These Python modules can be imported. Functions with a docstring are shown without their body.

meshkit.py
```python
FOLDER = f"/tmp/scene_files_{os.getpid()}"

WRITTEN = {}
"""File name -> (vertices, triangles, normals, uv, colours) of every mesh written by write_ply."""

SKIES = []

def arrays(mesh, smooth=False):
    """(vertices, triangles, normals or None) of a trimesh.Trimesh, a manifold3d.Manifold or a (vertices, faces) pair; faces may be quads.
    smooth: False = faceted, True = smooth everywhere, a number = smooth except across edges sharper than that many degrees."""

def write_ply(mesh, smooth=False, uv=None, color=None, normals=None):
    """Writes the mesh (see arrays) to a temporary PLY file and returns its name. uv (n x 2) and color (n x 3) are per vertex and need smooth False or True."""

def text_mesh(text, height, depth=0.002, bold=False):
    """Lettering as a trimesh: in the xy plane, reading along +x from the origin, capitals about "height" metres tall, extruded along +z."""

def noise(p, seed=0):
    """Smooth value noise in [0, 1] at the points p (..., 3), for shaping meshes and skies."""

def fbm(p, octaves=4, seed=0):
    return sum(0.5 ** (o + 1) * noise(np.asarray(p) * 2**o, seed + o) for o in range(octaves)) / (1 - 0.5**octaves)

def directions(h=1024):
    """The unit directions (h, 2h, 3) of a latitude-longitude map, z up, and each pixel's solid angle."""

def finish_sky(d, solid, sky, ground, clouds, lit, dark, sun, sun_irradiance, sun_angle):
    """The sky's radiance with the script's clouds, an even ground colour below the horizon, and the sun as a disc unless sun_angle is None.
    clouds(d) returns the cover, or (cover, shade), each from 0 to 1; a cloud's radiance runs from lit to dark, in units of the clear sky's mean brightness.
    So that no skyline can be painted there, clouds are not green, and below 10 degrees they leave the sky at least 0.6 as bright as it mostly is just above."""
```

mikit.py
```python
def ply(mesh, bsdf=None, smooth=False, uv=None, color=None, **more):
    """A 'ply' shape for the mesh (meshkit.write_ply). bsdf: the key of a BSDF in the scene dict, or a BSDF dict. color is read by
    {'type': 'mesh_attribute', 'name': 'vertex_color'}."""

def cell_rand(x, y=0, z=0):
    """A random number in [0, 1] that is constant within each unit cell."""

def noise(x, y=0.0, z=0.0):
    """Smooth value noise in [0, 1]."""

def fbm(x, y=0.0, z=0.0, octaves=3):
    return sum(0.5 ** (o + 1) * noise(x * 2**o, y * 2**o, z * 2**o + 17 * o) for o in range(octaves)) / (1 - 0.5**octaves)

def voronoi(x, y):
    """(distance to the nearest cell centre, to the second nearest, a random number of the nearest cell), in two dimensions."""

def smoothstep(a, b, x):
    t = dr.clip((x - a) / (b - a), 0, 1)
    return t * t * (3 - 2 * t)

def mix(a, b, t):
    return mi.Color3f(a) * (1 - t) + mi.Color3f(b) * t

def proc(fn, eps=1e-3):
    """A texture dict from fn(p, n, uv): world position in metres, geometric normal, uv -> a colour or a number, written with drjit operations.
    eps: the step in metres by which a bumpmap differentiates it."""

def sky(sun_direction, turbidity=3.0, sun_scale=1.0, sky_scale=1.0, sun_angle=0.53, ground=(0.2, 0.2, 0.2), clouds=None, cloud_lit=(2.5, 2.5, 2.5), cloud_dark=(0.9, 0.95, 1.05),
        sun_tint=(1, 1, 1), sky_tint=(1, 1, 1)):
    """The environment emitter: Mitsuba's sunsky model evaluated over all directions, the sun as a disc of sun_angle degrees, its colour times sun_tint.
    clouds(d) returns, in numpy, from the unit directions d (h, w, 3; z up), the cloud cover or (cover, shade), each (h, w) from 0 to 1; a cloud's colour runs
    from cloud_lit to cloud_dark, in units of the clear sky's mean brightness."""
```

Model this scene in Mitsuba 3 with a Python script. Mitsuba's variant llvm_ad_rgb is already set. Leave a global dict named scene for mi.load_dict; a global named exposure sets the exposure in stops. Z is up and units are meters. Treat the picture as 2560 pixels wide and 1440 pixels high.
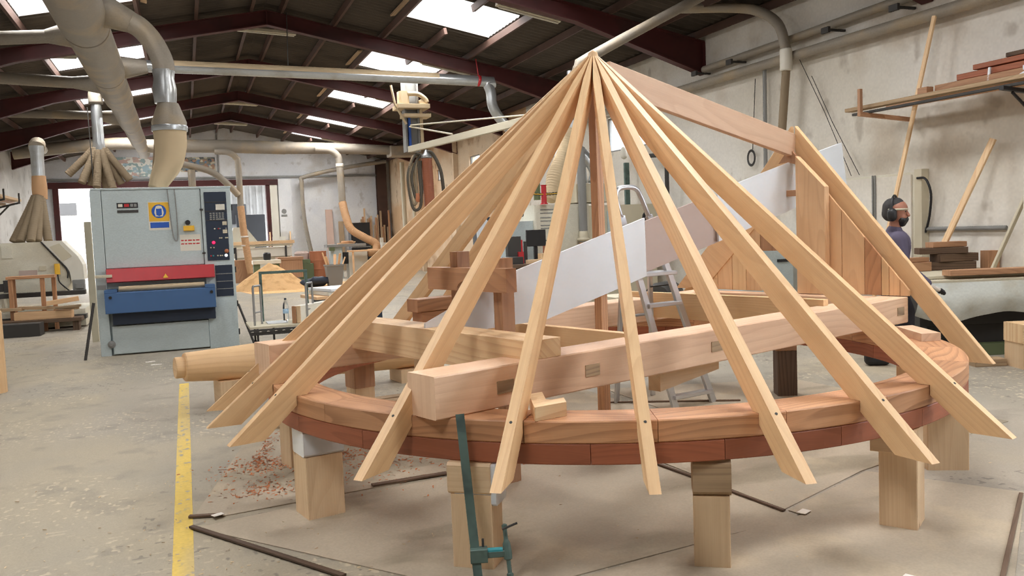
import math, random
import numpy as np
import trimesh, mitsuba as mi, mikit, meshkit
import drjit as dr
from mikit import noise, fbm, cell_rand, smoothstep, mix
from shapely.geometry import Polygon, box as sbox

T = mi.ScalarTransform4f
scene, labels = {}, {}
rng = random.Random(7)

# ------------------------------------------------------------------ camera, sky, large lights, exposure
F_PX, PITCH, ROLL, YAW, EYE = 2127.43, 0.0698, 0.0399, 0.3642, (0.0, 0.0, 1.5)
_f = np.array([math.sin(YAW) * math.cos(PITCH), math.cos(YAW) * math.cos(PITCH), -math.sin(PITCH)])
_r0 = np.array([math.cos(YAW), -math.sin(YAW), 0.0])
_u0 = np.cross(_r0, _f)
_up = _r0 * math.sin(ROLL) + _u0 * math.cos(ROLL)
scene['camera'] = {'type': 'perspective', 'fov_axis': 'x', 'fov': math.degrees(2 * math.atan(1280 / F_PX)), 'near_clip': 0.05,
                   'far_clip': 500.0, 'to_world': T().look_at(origin=list(EYE), target=list(np.array(EYE) + _f), up=list(_up))}


def overcast(d):
    n = meshkit.fbm(d * np.array([3.0, 3.0, 6.0]) + 5.0, octaves=4)
    return np.clip(0.75 + 0.5 * n, 0, 1), np.clip(n * 0.6, 0, 1)


scene['sky'] = mikit.sky((0.35, -0.55, 0.75), turbidity=4.0, sun_scale=0.0, sky_scale=80.0, clouds=overcast, cloud_lit=(2.15, 2.3, 2.5), cloud_dark=(1.2, 1.22, 1.28), sky_tint=(0.9, 0.97, 1.12))
SKYLIGHT = (27.0, 26.8, 26.4)      # daylight passed on by the translucent roof sheets
exposure = -0.5


def S(r, g, b):
    """sRGB 0..255 -> linear albedo"""
    return [((c / 255 + 0.055) / 1.055) ** 2.4 if c > 10 else c / 255 / 12.92 for c in (r, g, b)]


# ------------------------------------------------------------------ materials
def bsdf(key, color, rough=0.6, metal=0.0, spec=0.4, coat=0.0, two=True, **more):
    c = color if isinstance(color, dict) else {'type': 'rgb', 'value': list(color)}
    d = {'type': 'principled', 'base_color': c, 'roughness': rough, 'metallic': metal, 'specular': spec, **more}
    if coat:
        d['clearcoat'] = coat
    scene[key] = {'type': 'twosided', 'bsdf': d} if two else d
    return key


def C3(c):
    return mi.Color3f(*[float(x) for x in c])


def wood_fn(lo, hi, dark, ring=40.0, contrast=0.5, knots=0.0, tone=0.18):
    lo, hi, dark = C3(lo), C3(hi), C3(dark)

    def fn(p, n, uv):
        k = dr.floor(uv.y / 10)
        v = uv.y - 10 * k - 5
        r = cell_rand(k, 3, 7)
        u = uv.x + r * 37
        t = v * ring * (0.5 + r) + fbm(u * 0.8, v * 5 + r * 17, 0, 2) * 7
        s = t - dr.floor(t)
        late = smoothstep(0.35, 0.92, s) * (1 - smoothstep(0.93, 1.0, s))
        fine = noise(u * 7, v * 420)
        c = mix(lo, hi, 0.3 * fine + 0.7 * fbm(u * 0.9, v * 9 + 3, 0, 2))
        c = mix(c, dark, late * contrast * (0.55 + 0.45 * noise(u * 1.7, v * 4)))
        if knots:
            ku, kv = u * 2.1, v * 7 + 50
            cu, cv = dr.floor(ku), dr.floor(kv)
            du, dv = ku - cu - 0.5, (kv - cv - 0.5) * 0.8
            d = dr.sqrt(du * du + dv * dv)
            c = mix(c, dark * 0.55, (1 - smoothstep(0.02, 0.07, d)) * dr.select(cell_rand(cu, cv, 9) < knots, 1.0, 0.0))
        return c * (1 - tone / 2 + tone * r)
    return fn


def wood(key, lo, hi, dark, rough=0.5, **kw):
    return bsdf(key, mikit.proc(wood_fn(lo, hi, dark, **kw)), rough, 0, 0.4)


wood('wood_rafter', S(214, 174, 128), S(230, 197, 154), S(184, 136, 90), ring=14, contrast=0.25, tone=0.12)
wood('wood_beam', S(204, 166, 136), S(222, 190, 160), S(176, 132, 100), ring=16, contrast=0.25)
wood('wood_pine', S(226, 190, 144), S(240, 212, 172), S(190, 136, 88), ring=24, contrast=0.42, knots=0.12)
wood('wood_ring', S(172, 122, 86), S(198, 152, 114), S(126, 80, 50), ring=16, contrast=0.5, tone=0.25)
wood('wood_red', S(136, 78, 54), S(158, 94, 66), S(102, 54, 36), ring=12, contrast=0.3, tone=0.3)
wood('wood_brown', S(160, 118, 88), S(182, 140, 106), S(120, 80, 56), ring=13, contrast=0.32, tone=0.22)
wood('wood_plank', S(214, 170, 126), S(230, 192, 150), S(184, 134, 92), ring=11, contrast=0.22, tone=0.18)
wood('wood_block', S(202, 172, 136), S(220, 194, 160), S(180, 142, 102), ring=14, contrast=0.2, knots=0.2)
wood('wood_old', S(150, 126, 98), S(178, 154, 124), S(104, 80, 58), rough=0.8, ring=26, contrast=0.5, tone=0.4)
wood('wood_dark', S(84, 66, 52), S(104, 82, 64), S(52, 38, 30), rough=0.7, ring=26, contrast=0.5, tone=0.4)

_c = [C3(S(*q)) for q in ((156, 147, 133), (145, 138, 125), (164, 152, 130), (122, 115, 105), (188, 175, 151))]


def floor_fn(p, n, uv):
    x, y = p.x, p.y
    c = mix(_c[0], _c[1], smoothstep(0.35, 0.65, fbm(x * 0.45, y * 0.45, 2, 3)))
    c = mix(c, _c[2], smoothstep(0.48, 0.78, fbm(x * 0.8 + 9, y * 0.6, 5, 4)) * 0.8)
    c = mix(c, _c[3], smoothstep(0.54, 0.8, fbm(x * 4.6, y * 4.2 + 4, 1, 4)) * 0.4)
    speck = noise(x * 38, y * 38)
    c = mix(c, _c[4], smoothstep(0.72, 0.92, speck) * smoothstep(0.4, 0.65, fbm(x * 1.4, y * 1.4, 8, 2)) * 0.75)
    c = mix(c, _c[3] * 0.6, smoothstep(0.8, 0.93, noise(x * 31 + 7, y * 31)) * 0.5 * smoothstep(0.45, 0.6, noise(x * 1.1, y * 1.3, 4)))
    return c * (0.94 + 0.12 * noise(x * 160, y * 160))


bsdf('floor_concrete', mikit.proc(floor_fn), 0.62, 0, 0.35)


def plaster(a, b, stain, amount, sc=1.0):
    a, b, stain = C3(a), C3(b), C3(stain)

    def fn(p, n, uv):
        h = (p.x + p.y) * sc
        z = p.z * sc
        c = mix(a, b, smoothstep(0.35, 0.7, fbm(h * 0.8, z * 0.9, 3, 3)))
        c = mix(c, stain, smoothstep(0.52, 0.78, fbm(h * 1.1 + 4, z * 1.3, 7, 5)) * amount)
        c = mix(c, stain * 0.6, smoothstep(0.7, 0.86, fbm(h * 3.1, z * 2.6 + 9, 1, 4)) * amount * 0.8)
        return c * (0.96 + 0.08 * noise(h * 40, z * 40))
    return fn


bsdf('plaster_white', mikit.proc(plaster(S(214, 208, 196), S(226, 222, 214), S(176, 160, 140), 0.55)), 0.85, 0, 0.2)
bsdf('plaster_tan', mikit.proc(plaster(S(206, 186, 160), S(192, 160, 126), S(150, 116, 84), 0.8)), 0.85, 0, 0.2)
bsdf('paint_wall', mikit.proc(plaster(S(214, 216, 220), S(228, 229, 230), S(186, 178, 166), 0.5)), 0.8, 0, 0.2)
bsdf('plaster_grey', mikit.proc(plaster(S(168, 166, 162), S(182, 180, 176), S(130, 124, 116), 0.5)), 0.85, 0, 0.2)


def rough_paint(a, b, sc, amt):
    a, b = C3(a), C3(b)

    def fn(p, n, uv):
        return mix(a, b, smoothstep(0.45, 0.75, fbm(p.x * sc, p.y * sc, p.z * sc, 4)) * amt) * (0.95 + 0.1 * noise(p.x * 60, p.y * 60, p.z * 60))
    return fn


bsdf('roof_sheet', mikit.proc(rough_paint(S(80, 72, 64), S(64, 58, 52), 1.3, 0.9)), 0.85, 0, 0.2)
bsdf('steel_red', mikit.proc(rough_paint(S(72, 32, 31), S(58, 34, 32), 2.1, 0.8)), 0.6, 0, 0.35)
bsdf('purlin', mikit.proc(rough_paint(S(76, 56, 48), S(62, 46, 40), 1.7, 0.8)), 0.7, 0, 0.3)
bsdf('galvanised', mikit.proc(rough_paint(S(196, 200, 202), S(176, 176, 172), 3.0, 0.9)), 0.32, 0.75, 0.5)
bsdf('duct_dusty', mikit.proc(rough_paint(S(142, 134, 122), S(160, 144, 120), 2.2, 0.9)), 0.6, 0.1, 0.4)
bsdf('machine_grey', mikit.proc(rough_paint(S(186, 198, 200), S(176, 186, 186), 1.8, 0.7)), 0.45, 0, 0.45)
bsdf('machine_cream', mikit.proc(rough_paint(S(214, 210, 194), S(196, 188, 168), 1.9, 0.8)), 0.5, 0, 0.4)
bsdf('steel_green', mikit.proc(rough_paint(S(84, 104, 98), S(62, 74, 72), 9.0, 0.9)), 0.5, 0.2, 0.4)
bsdf('sawdust', mikit.proc(rough_paint(S(206, 168, 122), S(184, 144, 98), 7.0, 0.9)), 0.95, 0, 0.1)
_h = [C3(S(*q)) for q in ((168, 155, 136), (156, 144, 126), (128, 118, 98), (186, 170, 144))]


def board_fn(p, n, uv):
    x, y = p.x, p.y
    c = mix(_h[0], _h[1], smoothstep(0.4, 0.7, fbm(x * 1.7, y * 1.7, 2, 3)))
    c = mix(c, _h[2], smoothstep(0.55, 0.74, fbm(x * 1.5 + 3, y * 3.2, 6, 5)) * 0.55)
    c = mix(c, _h[3], smoothstep(0.6, 0.8, fbm(x * 2.3, y * 2.6 + 5, 9, 4)) * 0.5)
    return c * (0.95 + 0.1 * noise(x * 120, y * 120))


bsdf('hardboard', mikit.proc(board_fn), 0.7, 0, 0.3)
bsdf('mat_white', S(226, 230, 234), 0.35, 0, 0.5)
bsdf('mat_offwhite', S(222, 218, 206), 0.55)
bsdf('mat_mauve', S(178, 158, 148), 0.6)
bsdf('mat_black', S(34, 34, 36), 0.45)
bsdf('mat_dark', S(58, 56, 54), 0.6)
bsdf('mat_grey', S(128, 128, 126), 0.6)
bsdf('mat_navy', S(36, 46, 62), 0.5)
bsdf('mat_blue', S(64, 96, 138), 0.45, 0, 0.45)
bsdf('mat_red', S(176, 40, 46), 0.35, 0, 0.5)
bsdf('mat_yellow', S(226, 178, 60), 0.5)
bsdf('mat_orange', S(172, 108, 76), 0.7)
bsdf('mat_signblue', S(44, 84, 168), 0.5)
bsdf('mat_teal', S(54, 140, 150), 0.5)
bsdf('mat_hose', S(132, 116, 94), 0.8)
bsdf('mat_hose_tan', S(186, 146, 108), 0.75)
bsdf('mat_hose_dark', S(78, 72, 62), 0.75)
bsdf('mat_canvas', S(196, 176, 144), 0.9)
bsdf('mat_tape', S(232, 226, 216), 0.6)
bsdf('mat_beige', S(198, 190, 168), 0.6)
bsdf('mat_green', S(92, 102, 72), 0.6)
bsdf('mat_steel', S(170, 172, 174), 0.4, 0.8, 0.5)
bsdf('aluminium', S(206, 208, 212), 0.35, 0.85, 0.5)
bsdf('mat_plastic_clear', S(228, 234, 240), 0.2, 0, 0.6)
bsdf('mat_skin', S(162, 112, 92), 0.55)
bsdf('mat_cloth', S(86, 80, 98), 0.9)
bsdf('mat_cloth_dark', S(44, 42, 48), 0.9)
bsdf('mat_glove', S(206, 198, 188), 0.85)
bsdf('mat_hair', S(58, 56, 56), 0.8)
bsdf('mat_pink', S(206, 178, 164), 0.8)


# ------------------------------------------------------------------ geometry helpers
_piece = [0]


def nrm(a):
    a = np.asarray(a, float)
    return a / np.linalg.norm(a)


def put(key, mesh, mat, smooth=False, uv=None, **more):
    scene[key] = mikit.ply(mesh, mat, smooth, uv=uv, **more)
    return key


def key_for(name, parent=None):
    k = name if parent is None else parent + '__' + name
    base, i = k, 0
    while k in scene or k in labels:
        i += 1
        k = f'{base}_{i:03d}'
    return k


def tag(key, label=None, cat=None, group=None, kind=None):
    d = {}
    if label: d['label'] = label
    if cat: d['category'] = cat
    if group: d['group'] = group
    if kind: d['kind'] = kind
    labels[key] = d
    return key


def thing(name, label, cat, group=None):
    return tag(key_for(name), label, cat, group)


def obj(name, g, mat, label, cat, group=None, smooth=False, kind=None):
    """a thing that is one mesh; g = (v, f) or (v, f, uv) or Trimesh"""
    k = key_for(name)
    _put(k, g, mat, smooth)
    return tag(k, label, cat, group, kind)


def part(parent, name, g, mat, label=None, smooth=False, kind=None):
    k = key_for(name, parent)
    _put(k, g, mat, smooth)
    if label or kind:
        tag(k, label, kind=kind)
    return k


def _put(k, g, mat, smooth):
    if isinstance(g, tuple) and len(g) == 3:
        put(k, (g[0], g[1]), mat, False, uv=g[2])
    else:
        put(k, g, mat, smooth)


def struct(name, g, mat, smooth=False, label=None):
    k = key_for(name)
    _put(k, g, mat, smooth)
    tag(k, label, kind='structure')
    return k


def prism(section, p0, p1, wv, hv, c0=None, c1=None):
    """section polygon (w, h) swept from p0 to p1; ends cut by planes with normals c0, c1. Grain runs along the sweep."""
    p0, p1, wv, hv = (np.asarray(a, float) for a in (p0, p1, wv, hv))
    ax = nrm(p1 - p0)
    c0 = ax if c0 is None else np.asarray(c0, float)
    c1 = ax if c1 is None else np.asarray(c1, float)
    s = np.asarray(section, float)
    if np.dot(np.cross(wv, hv), ax) < 0:
        s = s[::-1]
    off = s[:, :1] * wv + s[:, 1:] * hv
    a = np.array([p0 + o - ax * (o @ c0) / (ax @ c0) for o in off])
    b = np.array([p1 + o - ax * (o @ c1) / (ax @ c1) for o in off])
    _piece[0] += 1
    vo = 10.0 * _piece[0] + 5
    n = len(s)
    V, Fc, UV = [], [], []
    run = 0.0
    for i in range(n):
        j = (i + 1) % n
        w = np.linalg.norm(s[j] - s[i])
        q = [a[i], a[j], b[j], b[i]]
        m = len(V)
        V += q
        t = [float((x - p0) @ ax) for x in q]
        UV += [(t[0], vo + run), (t[1], vo + run + w), (t[2], vo + run + w), (t[3], vo + run)]
        Fc += [(m, m + 1, m + 2), (m, m + 2, m + 3)]
        run += w
    for pts, flip in ((a, True), (b, False)):
        m = len(V)
        V += list(pts)
        UV += [(0.05 * q[1] + 3.3, vo + 1.7 + q[0]) for q in s]
        for i in range(1, n - 1):
            Fc.append((m, m + i + 1, m + i) if flip else (m, m + i, m + i + 1))
    return np.array(V), np.array(Fc), np.array(UV)


def rect(w, h, ch=0.004):
    a, b = w / 2, h / 2
    c = min(ch, a * 0.4, b * 0.4)
    if c <= 0:
        return [(-a, -b), (a, -b), (a, b), (-a, b)]
    return [(-a + c, -b), (a - c, -b), (a, -b + c), (a, b - c), (a - c, b), (-a + c, b), (-a, b - c), (-a, -b + c)]


def beam(p0, p1, w, h, up=(0, 0, 1), ch=0.004, c0=None, c1=None):
    ax = nrm(np.asarray(p1, float) - np.asarray(p0, float))
    up = np.asarray(up, float)
    if abs(ax @ nrm(up)) > 0.98:
        up = np.array([0, 1.0, 0])
    wv = nrm(np.cross(ax, up))
    return prism(rect(w, h, ch), p0, p1, wv, nrm(np.cross(wv, ax)), c0, c1)


def bx(x0, x1, y0, y1, z0, z1, ch=0.004):
    """chamfered box along its longest side"""
    d = np.array([x1 - x0, y1 - y0, z1 - z0])
    c = np.array([x0 + x1, y0 + y1, z0 + z1]) / 2
    i = int(np.argmax(d))
    e = np.zeros(3); e[i] = d[i] / 2
    j, k = [(1, 2), (0, 2), (0, 1)][i]
    wv = np.zeros(3); wv[j] = 1
    hv = np.zeros(3); hv[k] = 1
    return prism(rect(d[j], d[k], ch), c - e, c + e, wv, hv)


def rbx(cx, cy, z0, z1, lx, ly, deg=0.0, ch=0.004):
    g = bx(-lx / 2, lx / 2, -ly / 2, ly / 2, z0, z1, ch)
    return rotz(g, deg, (cx, cy))


def rotz(g, deg, at=(0, 0), z=0.0):
    a = math.radians(deg)
    v = np.array(g[0])
    R = np.array([[math.cos(a), -math.sin(a)], [math.sin(a), math.cos(a)]])
    v[:, :2] = v[:, :2] @ R.T + np.array(at)
    v[:, 2] += z
    return (v, g[1]) + tuple(g[2:])


def joint(*gs):
    V, F, U, n = [], [], [], 0
    uvs = all(len(g) == 3 for g in gs)
    for g in gs:
        V.append(np.asarray(g[0])); F.append(np.asarray(g[1]) + n); n += len(g[0])
        if uvs: U.append(g[2])
    return (np.vstack(V), np.vstack(F), np.vstack(U)) if uvs else (np.vstack(V), np.vstack(F))


def vf(m):
    return np.asarray(m.vertices), np.asarray(m.faces)


def curve(pts, n=8):
    """Catmull-Rom through the points"""
    p = np.asarray(pts, float)
    if len(p) == 2:
        return p
    q = np.vstack([2 * p[0] - p[1], p, 2 * p[-1] - p[-2]])
    out = []
    for i in range(1, len(q) - 2):
        for t in np.linspace(0, 1, n, endpoint=False):
            a, b, c, d = q[i - 1], q[i], q[i + 1], q[i + 2]
            out.append(0.5 * (2 * b + (c - a) * t + (2 * a - 5 * b + 4 * c - d) * t * t + (3 * b - a - 3 * c + d) * t ** 3))
    return np.array(out + [p[-1]])


def tube(pts, r, sides=12, smooth=0, caps=True):
    p = curve(pts, smooth) if smooth else np.asarray(pts, float)
    m = len(p)
    r = np.interp(np.linspace(0, 1, m), np.linspace(0, 1, len(r)), r) if np.ndim(r) else np.full(m, float(r))
    t = np.gradient(p, axis=0)
    t /= np.linalg.norm(t, axis=1, keepdims=True) + 1e-12
    a = np.cross(t[0], [0, 0, 1.0] if abs(t[0][2]) < 0.9 else [1.0, 0, 0]); a /= np.linalg.norm(a)
    ang = np.arange(sides) * 2 * np.pi / sides
    V = []
    for i in range(m):
        a = a - t[i] * (a @ t[i]); a /= np.linalg.norm(a)
        b = np.cross(t[i], a)
        V.append(p[i] + r[i] * (np.cos(ang)[:, None] * a + np.sin(ang)[:, None] * b))
    V = np.vstack(V)
    F = []
    for i in range(m - 1):
        for j in range(sides):
            k = (j + 1) % sides
            F += [(i * sides + j, i * sides + k, (i + 1) * sides + k), (i * sides + j, (i + 1) * sides + k, (i + 1) * sides + j)]
    if caps:
        V = np.vstack([V, p[0], p[-1]])
        for j in range(sides):
            k = (j + 1) % sides
            F += [(m * sides, k, j), (m * sides + 1, (m - 1) * sides + j, (m - 1) * sides + k)]
    return V, np.array(F)


def corrugated(pts, r, pitch=0.035, amp=0.08, sides=12):
    p = curve(pts, 10)
    L = np.r_[0, np.cumsum(np.linalg.norm(np.diff(p, axis=0), axis=1))]
    n = max(8, int(L[-1] / pitch * 3))
    s = np.linspace(0, L[-1], n)
    q = np.stack([np.interp(s, L, p[:, k]) for k in range(3)], 1)
    rr = np.interp(s, np.linspace(0, L[-1], np.size(r)), np.atleast_1d(r)) if np.size(r) > 1 else np.full(n, float(np.atleast_1d(r)[0]))
    return tube(q, rr * (1 + amp * np.sin(s / pitch * 2 * np.pi)), sides)


def lathe(profile, at=(0, 0, 0), sides=24, axis=(0, 0, 1)):
    """profile [(r, h)] turned about axis through at"""
    ax = nrm(axis)
    a = nrm(np.cross(ax, [1, 0, 0] if abs(ax[0]) < 0.9 else [0, 1, 0]))
    b = np.cross(ax, a)
    ang = np.arange(sides) * 2 * np.pi / sides
    ring = np.cos(ang)[:, None] * a + np.sin(ang)[:, None] * b
    V = np.vstack([np.asarray(at) + r * ring + h * ax for r, h in profile])
    F, m = [], len(profile)
    for i in range(m - 1):
        for j in range(sides):
            k = (j + 1) % sides
            F += [(i * sides + j, i * sides + k, (i + 1) * sides + k), (i * sides + j, (i + 1) * sides + k, (i + 1) * sides + j)]
    n = len(V)
    V = np.vstack([V, np.asarray(at) + profile[0][1] * ax, np.asarray(at) + profile[-1][1] * ax])
    for j in range(sides):
        k = (j + 1) % sides
        F += [(n, k, j), (n + 1, (m - 1) * sides + j, (m - 1) * sides + k)]
    return V, np.array(F)


def turned(profile, at, axis, sides=40):
    """lathe with wood uv; every profile step keeps its own crisp edge"""
    ax = nrm(axis)
    a = nrm(np.cross(ax, [1, 0, 0] if abs(ax[0]) < 0.9 else [0, 1, 0]))
    b = np.cross(ax, a)
    ang = np.arange(sides + 1) * 2 * np.pi / sides
    ring = np.cos(ang)[:, None] * a + np.sin(ang)[:, None] * b
    _piece[0] += 1
    V, F, U = [], [], []
    prof = [(1e-4, profile[0][1])] + list(profile) + [(1e-4, profile[-1][1])]
    for (r0, h0), (r1, h1) in zip(prof[:-1], prof[1:]):
        m = len(V) and sum(len(x) for x in V)
        V += [np.asarray(at) + r0 * ring + h0 * ax, np.asarray(at) + r1 * ring + h1 * ax]
        for r, h in ((r0, h0), (r1, h1)):
            U.append(np.stack([np.full(sides + 1, h), 10.0 * _piece[0] + 5 + r * 1.6 * np.cos(ang)], 1) + (0.0 if abs(h1 - h0) > 1e-6 else np.stack([r * .04 * np.sin(ang), 0 * ang], 1)))
        j = np.arange(sides)
        n = sides + 1
        F += [np.stack([m + j, m + j + 1, m + n + j + 1], 1), np.stack([m + j, m + n + j + 1, m + n + j], 1)]
    return np.vstack(V), np.vstack(F), np.vstack(U)


def part_turned(parent, name, g, mat, label=None):
    k = key_for(name, parent)
    put(k, (g[0], g[1]), mat, True, uv=g[2])
    if label:
        tag(k, label)
    return k


def plate(poly, o, ux, uy, th, grain=0.0):
    """polygon (in the plane o + x ux + y uy) thickened by th along ux x uy; uv follows the grain direction (radians)"""
    P = poly if isinstance(poly, Polygon) else Polygon(poly)
    m = trimesh.creation.extrude_polygon(P, th, engine='earcut')
    v0 = np.asarray(m.vertices)[np.asarray(m.faces).ravel()]
    f = np.arange(len(v0)).reshape(-1, 3)
    ux, uy = nrm(ux), nrm(uy)
    uz = np.cross(ux, uy)
    V = np.asarray(o, float) + v0[:, :1] * ux + v0[:, 1:2] * uy + v0[:, 2:] * uz
    _piece[0] += 1
    c, s = math.cos(grain), math.sin(grain)
    cen = v0[:, :2].mean(0)
    x, y = v0[:, 0] - cen[0], v0[:, 1] - cen[1]
    UV = np.stack([x * c + y * s, np.clip(-x * s + y * c + v0[:, 2], -4.5, 4.5) + 10.0 * _piece[0] + 5], 1)
    return V, f, UV


def blob(bones, step=0.02, taubin=12):
    """continuous body: hulls of spheres along bones [(p, r, q, s)], merged, refined and smoothed"""
    import manifold3d as m3
    tot = None
    for p, r, q, s in bones:
        a = m3.Manifold.sphere(r, 20).translate(tuple(map(float, p)))
        b = m3.Manifold.sphere(s, 20).translate(tuple(map(float, q)))
        h = m3.Manifold.batch_hull([a, b])
        tot = h if tot is None else tot + h
    me = tot.refine_to_length(step).to_mesh()
    t = trimesh.Trimesh(me.vert_properties[:, :3], me.tri_verts)
    trimesh.smoothing.filter_taubin(t, iterations=taubin)
    return t
# ------------------------------------------------------------------ the hall
XL, XR, YF, YB = -5.05, 8.6, -11.0, 37.2
XRIDGE, ZRIDGE, SL = 1.77, 6.10, 0.20


def roof_z(x):
    return ZRIDGE - SL * abs(x - XRIDGE)


TRUSS_Y = [-6.4, -1.6, 3.2, 8.0, 12.8, 17.6, 22.4, 27.2, 31.6]
SKY_IN, SKY_OUT = 2.33, 4.07      # distance from the ridge of the rooflights' edges
SKY_Y = [(t + 1.6, t + 3.3) for t in TRUSS_Y[1:]]

struct('floor', bx(XL - 0.3, XR + 0.3, YF - 0.3, YB + 0.3, -0.25, 0.0, 0), 'floor_concrete')
struct('ground', bx(-60, 60, -70, 110, -0.6, -0.26, 0), bsdf('asphalt', S(150, 146, 140), 0.9))


def roof_strip(side, da, db, y0, y1, pitch=0.177, amp=0.024, n=8):
    m = max(2, int((y1 - y0) / pitch * n))
    y = np.linspace(y0, y1, m)
    V = []
    for d in (da, db):
        x = np.full(m, XRIDGE + side * d)
        V.append(np.stack([x, y, ZRIDGE - SL * d + amp * np.sin(y / pitch * 2 * np.pi)], 1))
    V = np.vstack(V)
    i = np.arange(m - 1)
    F = np.vstack([np.stack([i, i + 1, i + m + 1], 1), np.stack([i, i + m + 1, i + m], 1)])
    return V, F


roof = []
EAVE = XR - XRIDGE + 0.2
for s in (-1, 1):
    roof.append(roof_strip(s, 0.0, SKY_IN, YF - .3, YB + .3))
    roof.append(roof_strip(s, SKY_OUT, EAVE, YF - .3, YB + .3))
    edges = [YF - .3] + [e for a, b in SKY_Y for e in (a, b)] + [YB + .3]
    for a, b in zip(edges[::2], edges[1::2]):
        roof.append(roof_strip(s, SKY_IN, SKY_OUT, a, b))
struct('ceiling', joint(*roof), 'roof_sheet')
for s in (-1, 1):
    for d in (0.28, 1.3, SKY_IN - .04, 3.2, SKY_OUT + .04, 5.0, 5.9, 6.65):
        x = XRIDGE + s * d
        z = ZRIDGE - SL * d - 0.03
        if d == 3.2:
            for (a, b), (c, e) in zip([(0, YF)] + SKY_Y, SKY_Y + [(YB, 0)]):
                part('ceiling', 'purlin', beam((x, b, z - 0.06), (x, c, z - 0.06), 0.06, 0.12, (-s * SL, 0, 1), 0), 'purlin')
            continue
        part('ceiling', 'purlin', beam((x, YF, z - 0.06), (x, YB, z - 0.06), 0.06, 0.12, (-s * SL, 0, 1), 0), 'purlin')
for s in (-1, 1):                     # pale repair battens beside the rooflights
    for a, b in SKY_Y[2:]:
        x = XRIDGE + s * (SKY_IN - 0.16)
        part('ceiling', 'batten', beam((x, a + .1, roof_z(x) - 0.05), (x, b, roof_z(x) - 0.05), 0.1, 0.03, (-s * SL, 0, 1), 0), 'wood_old')


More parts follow.
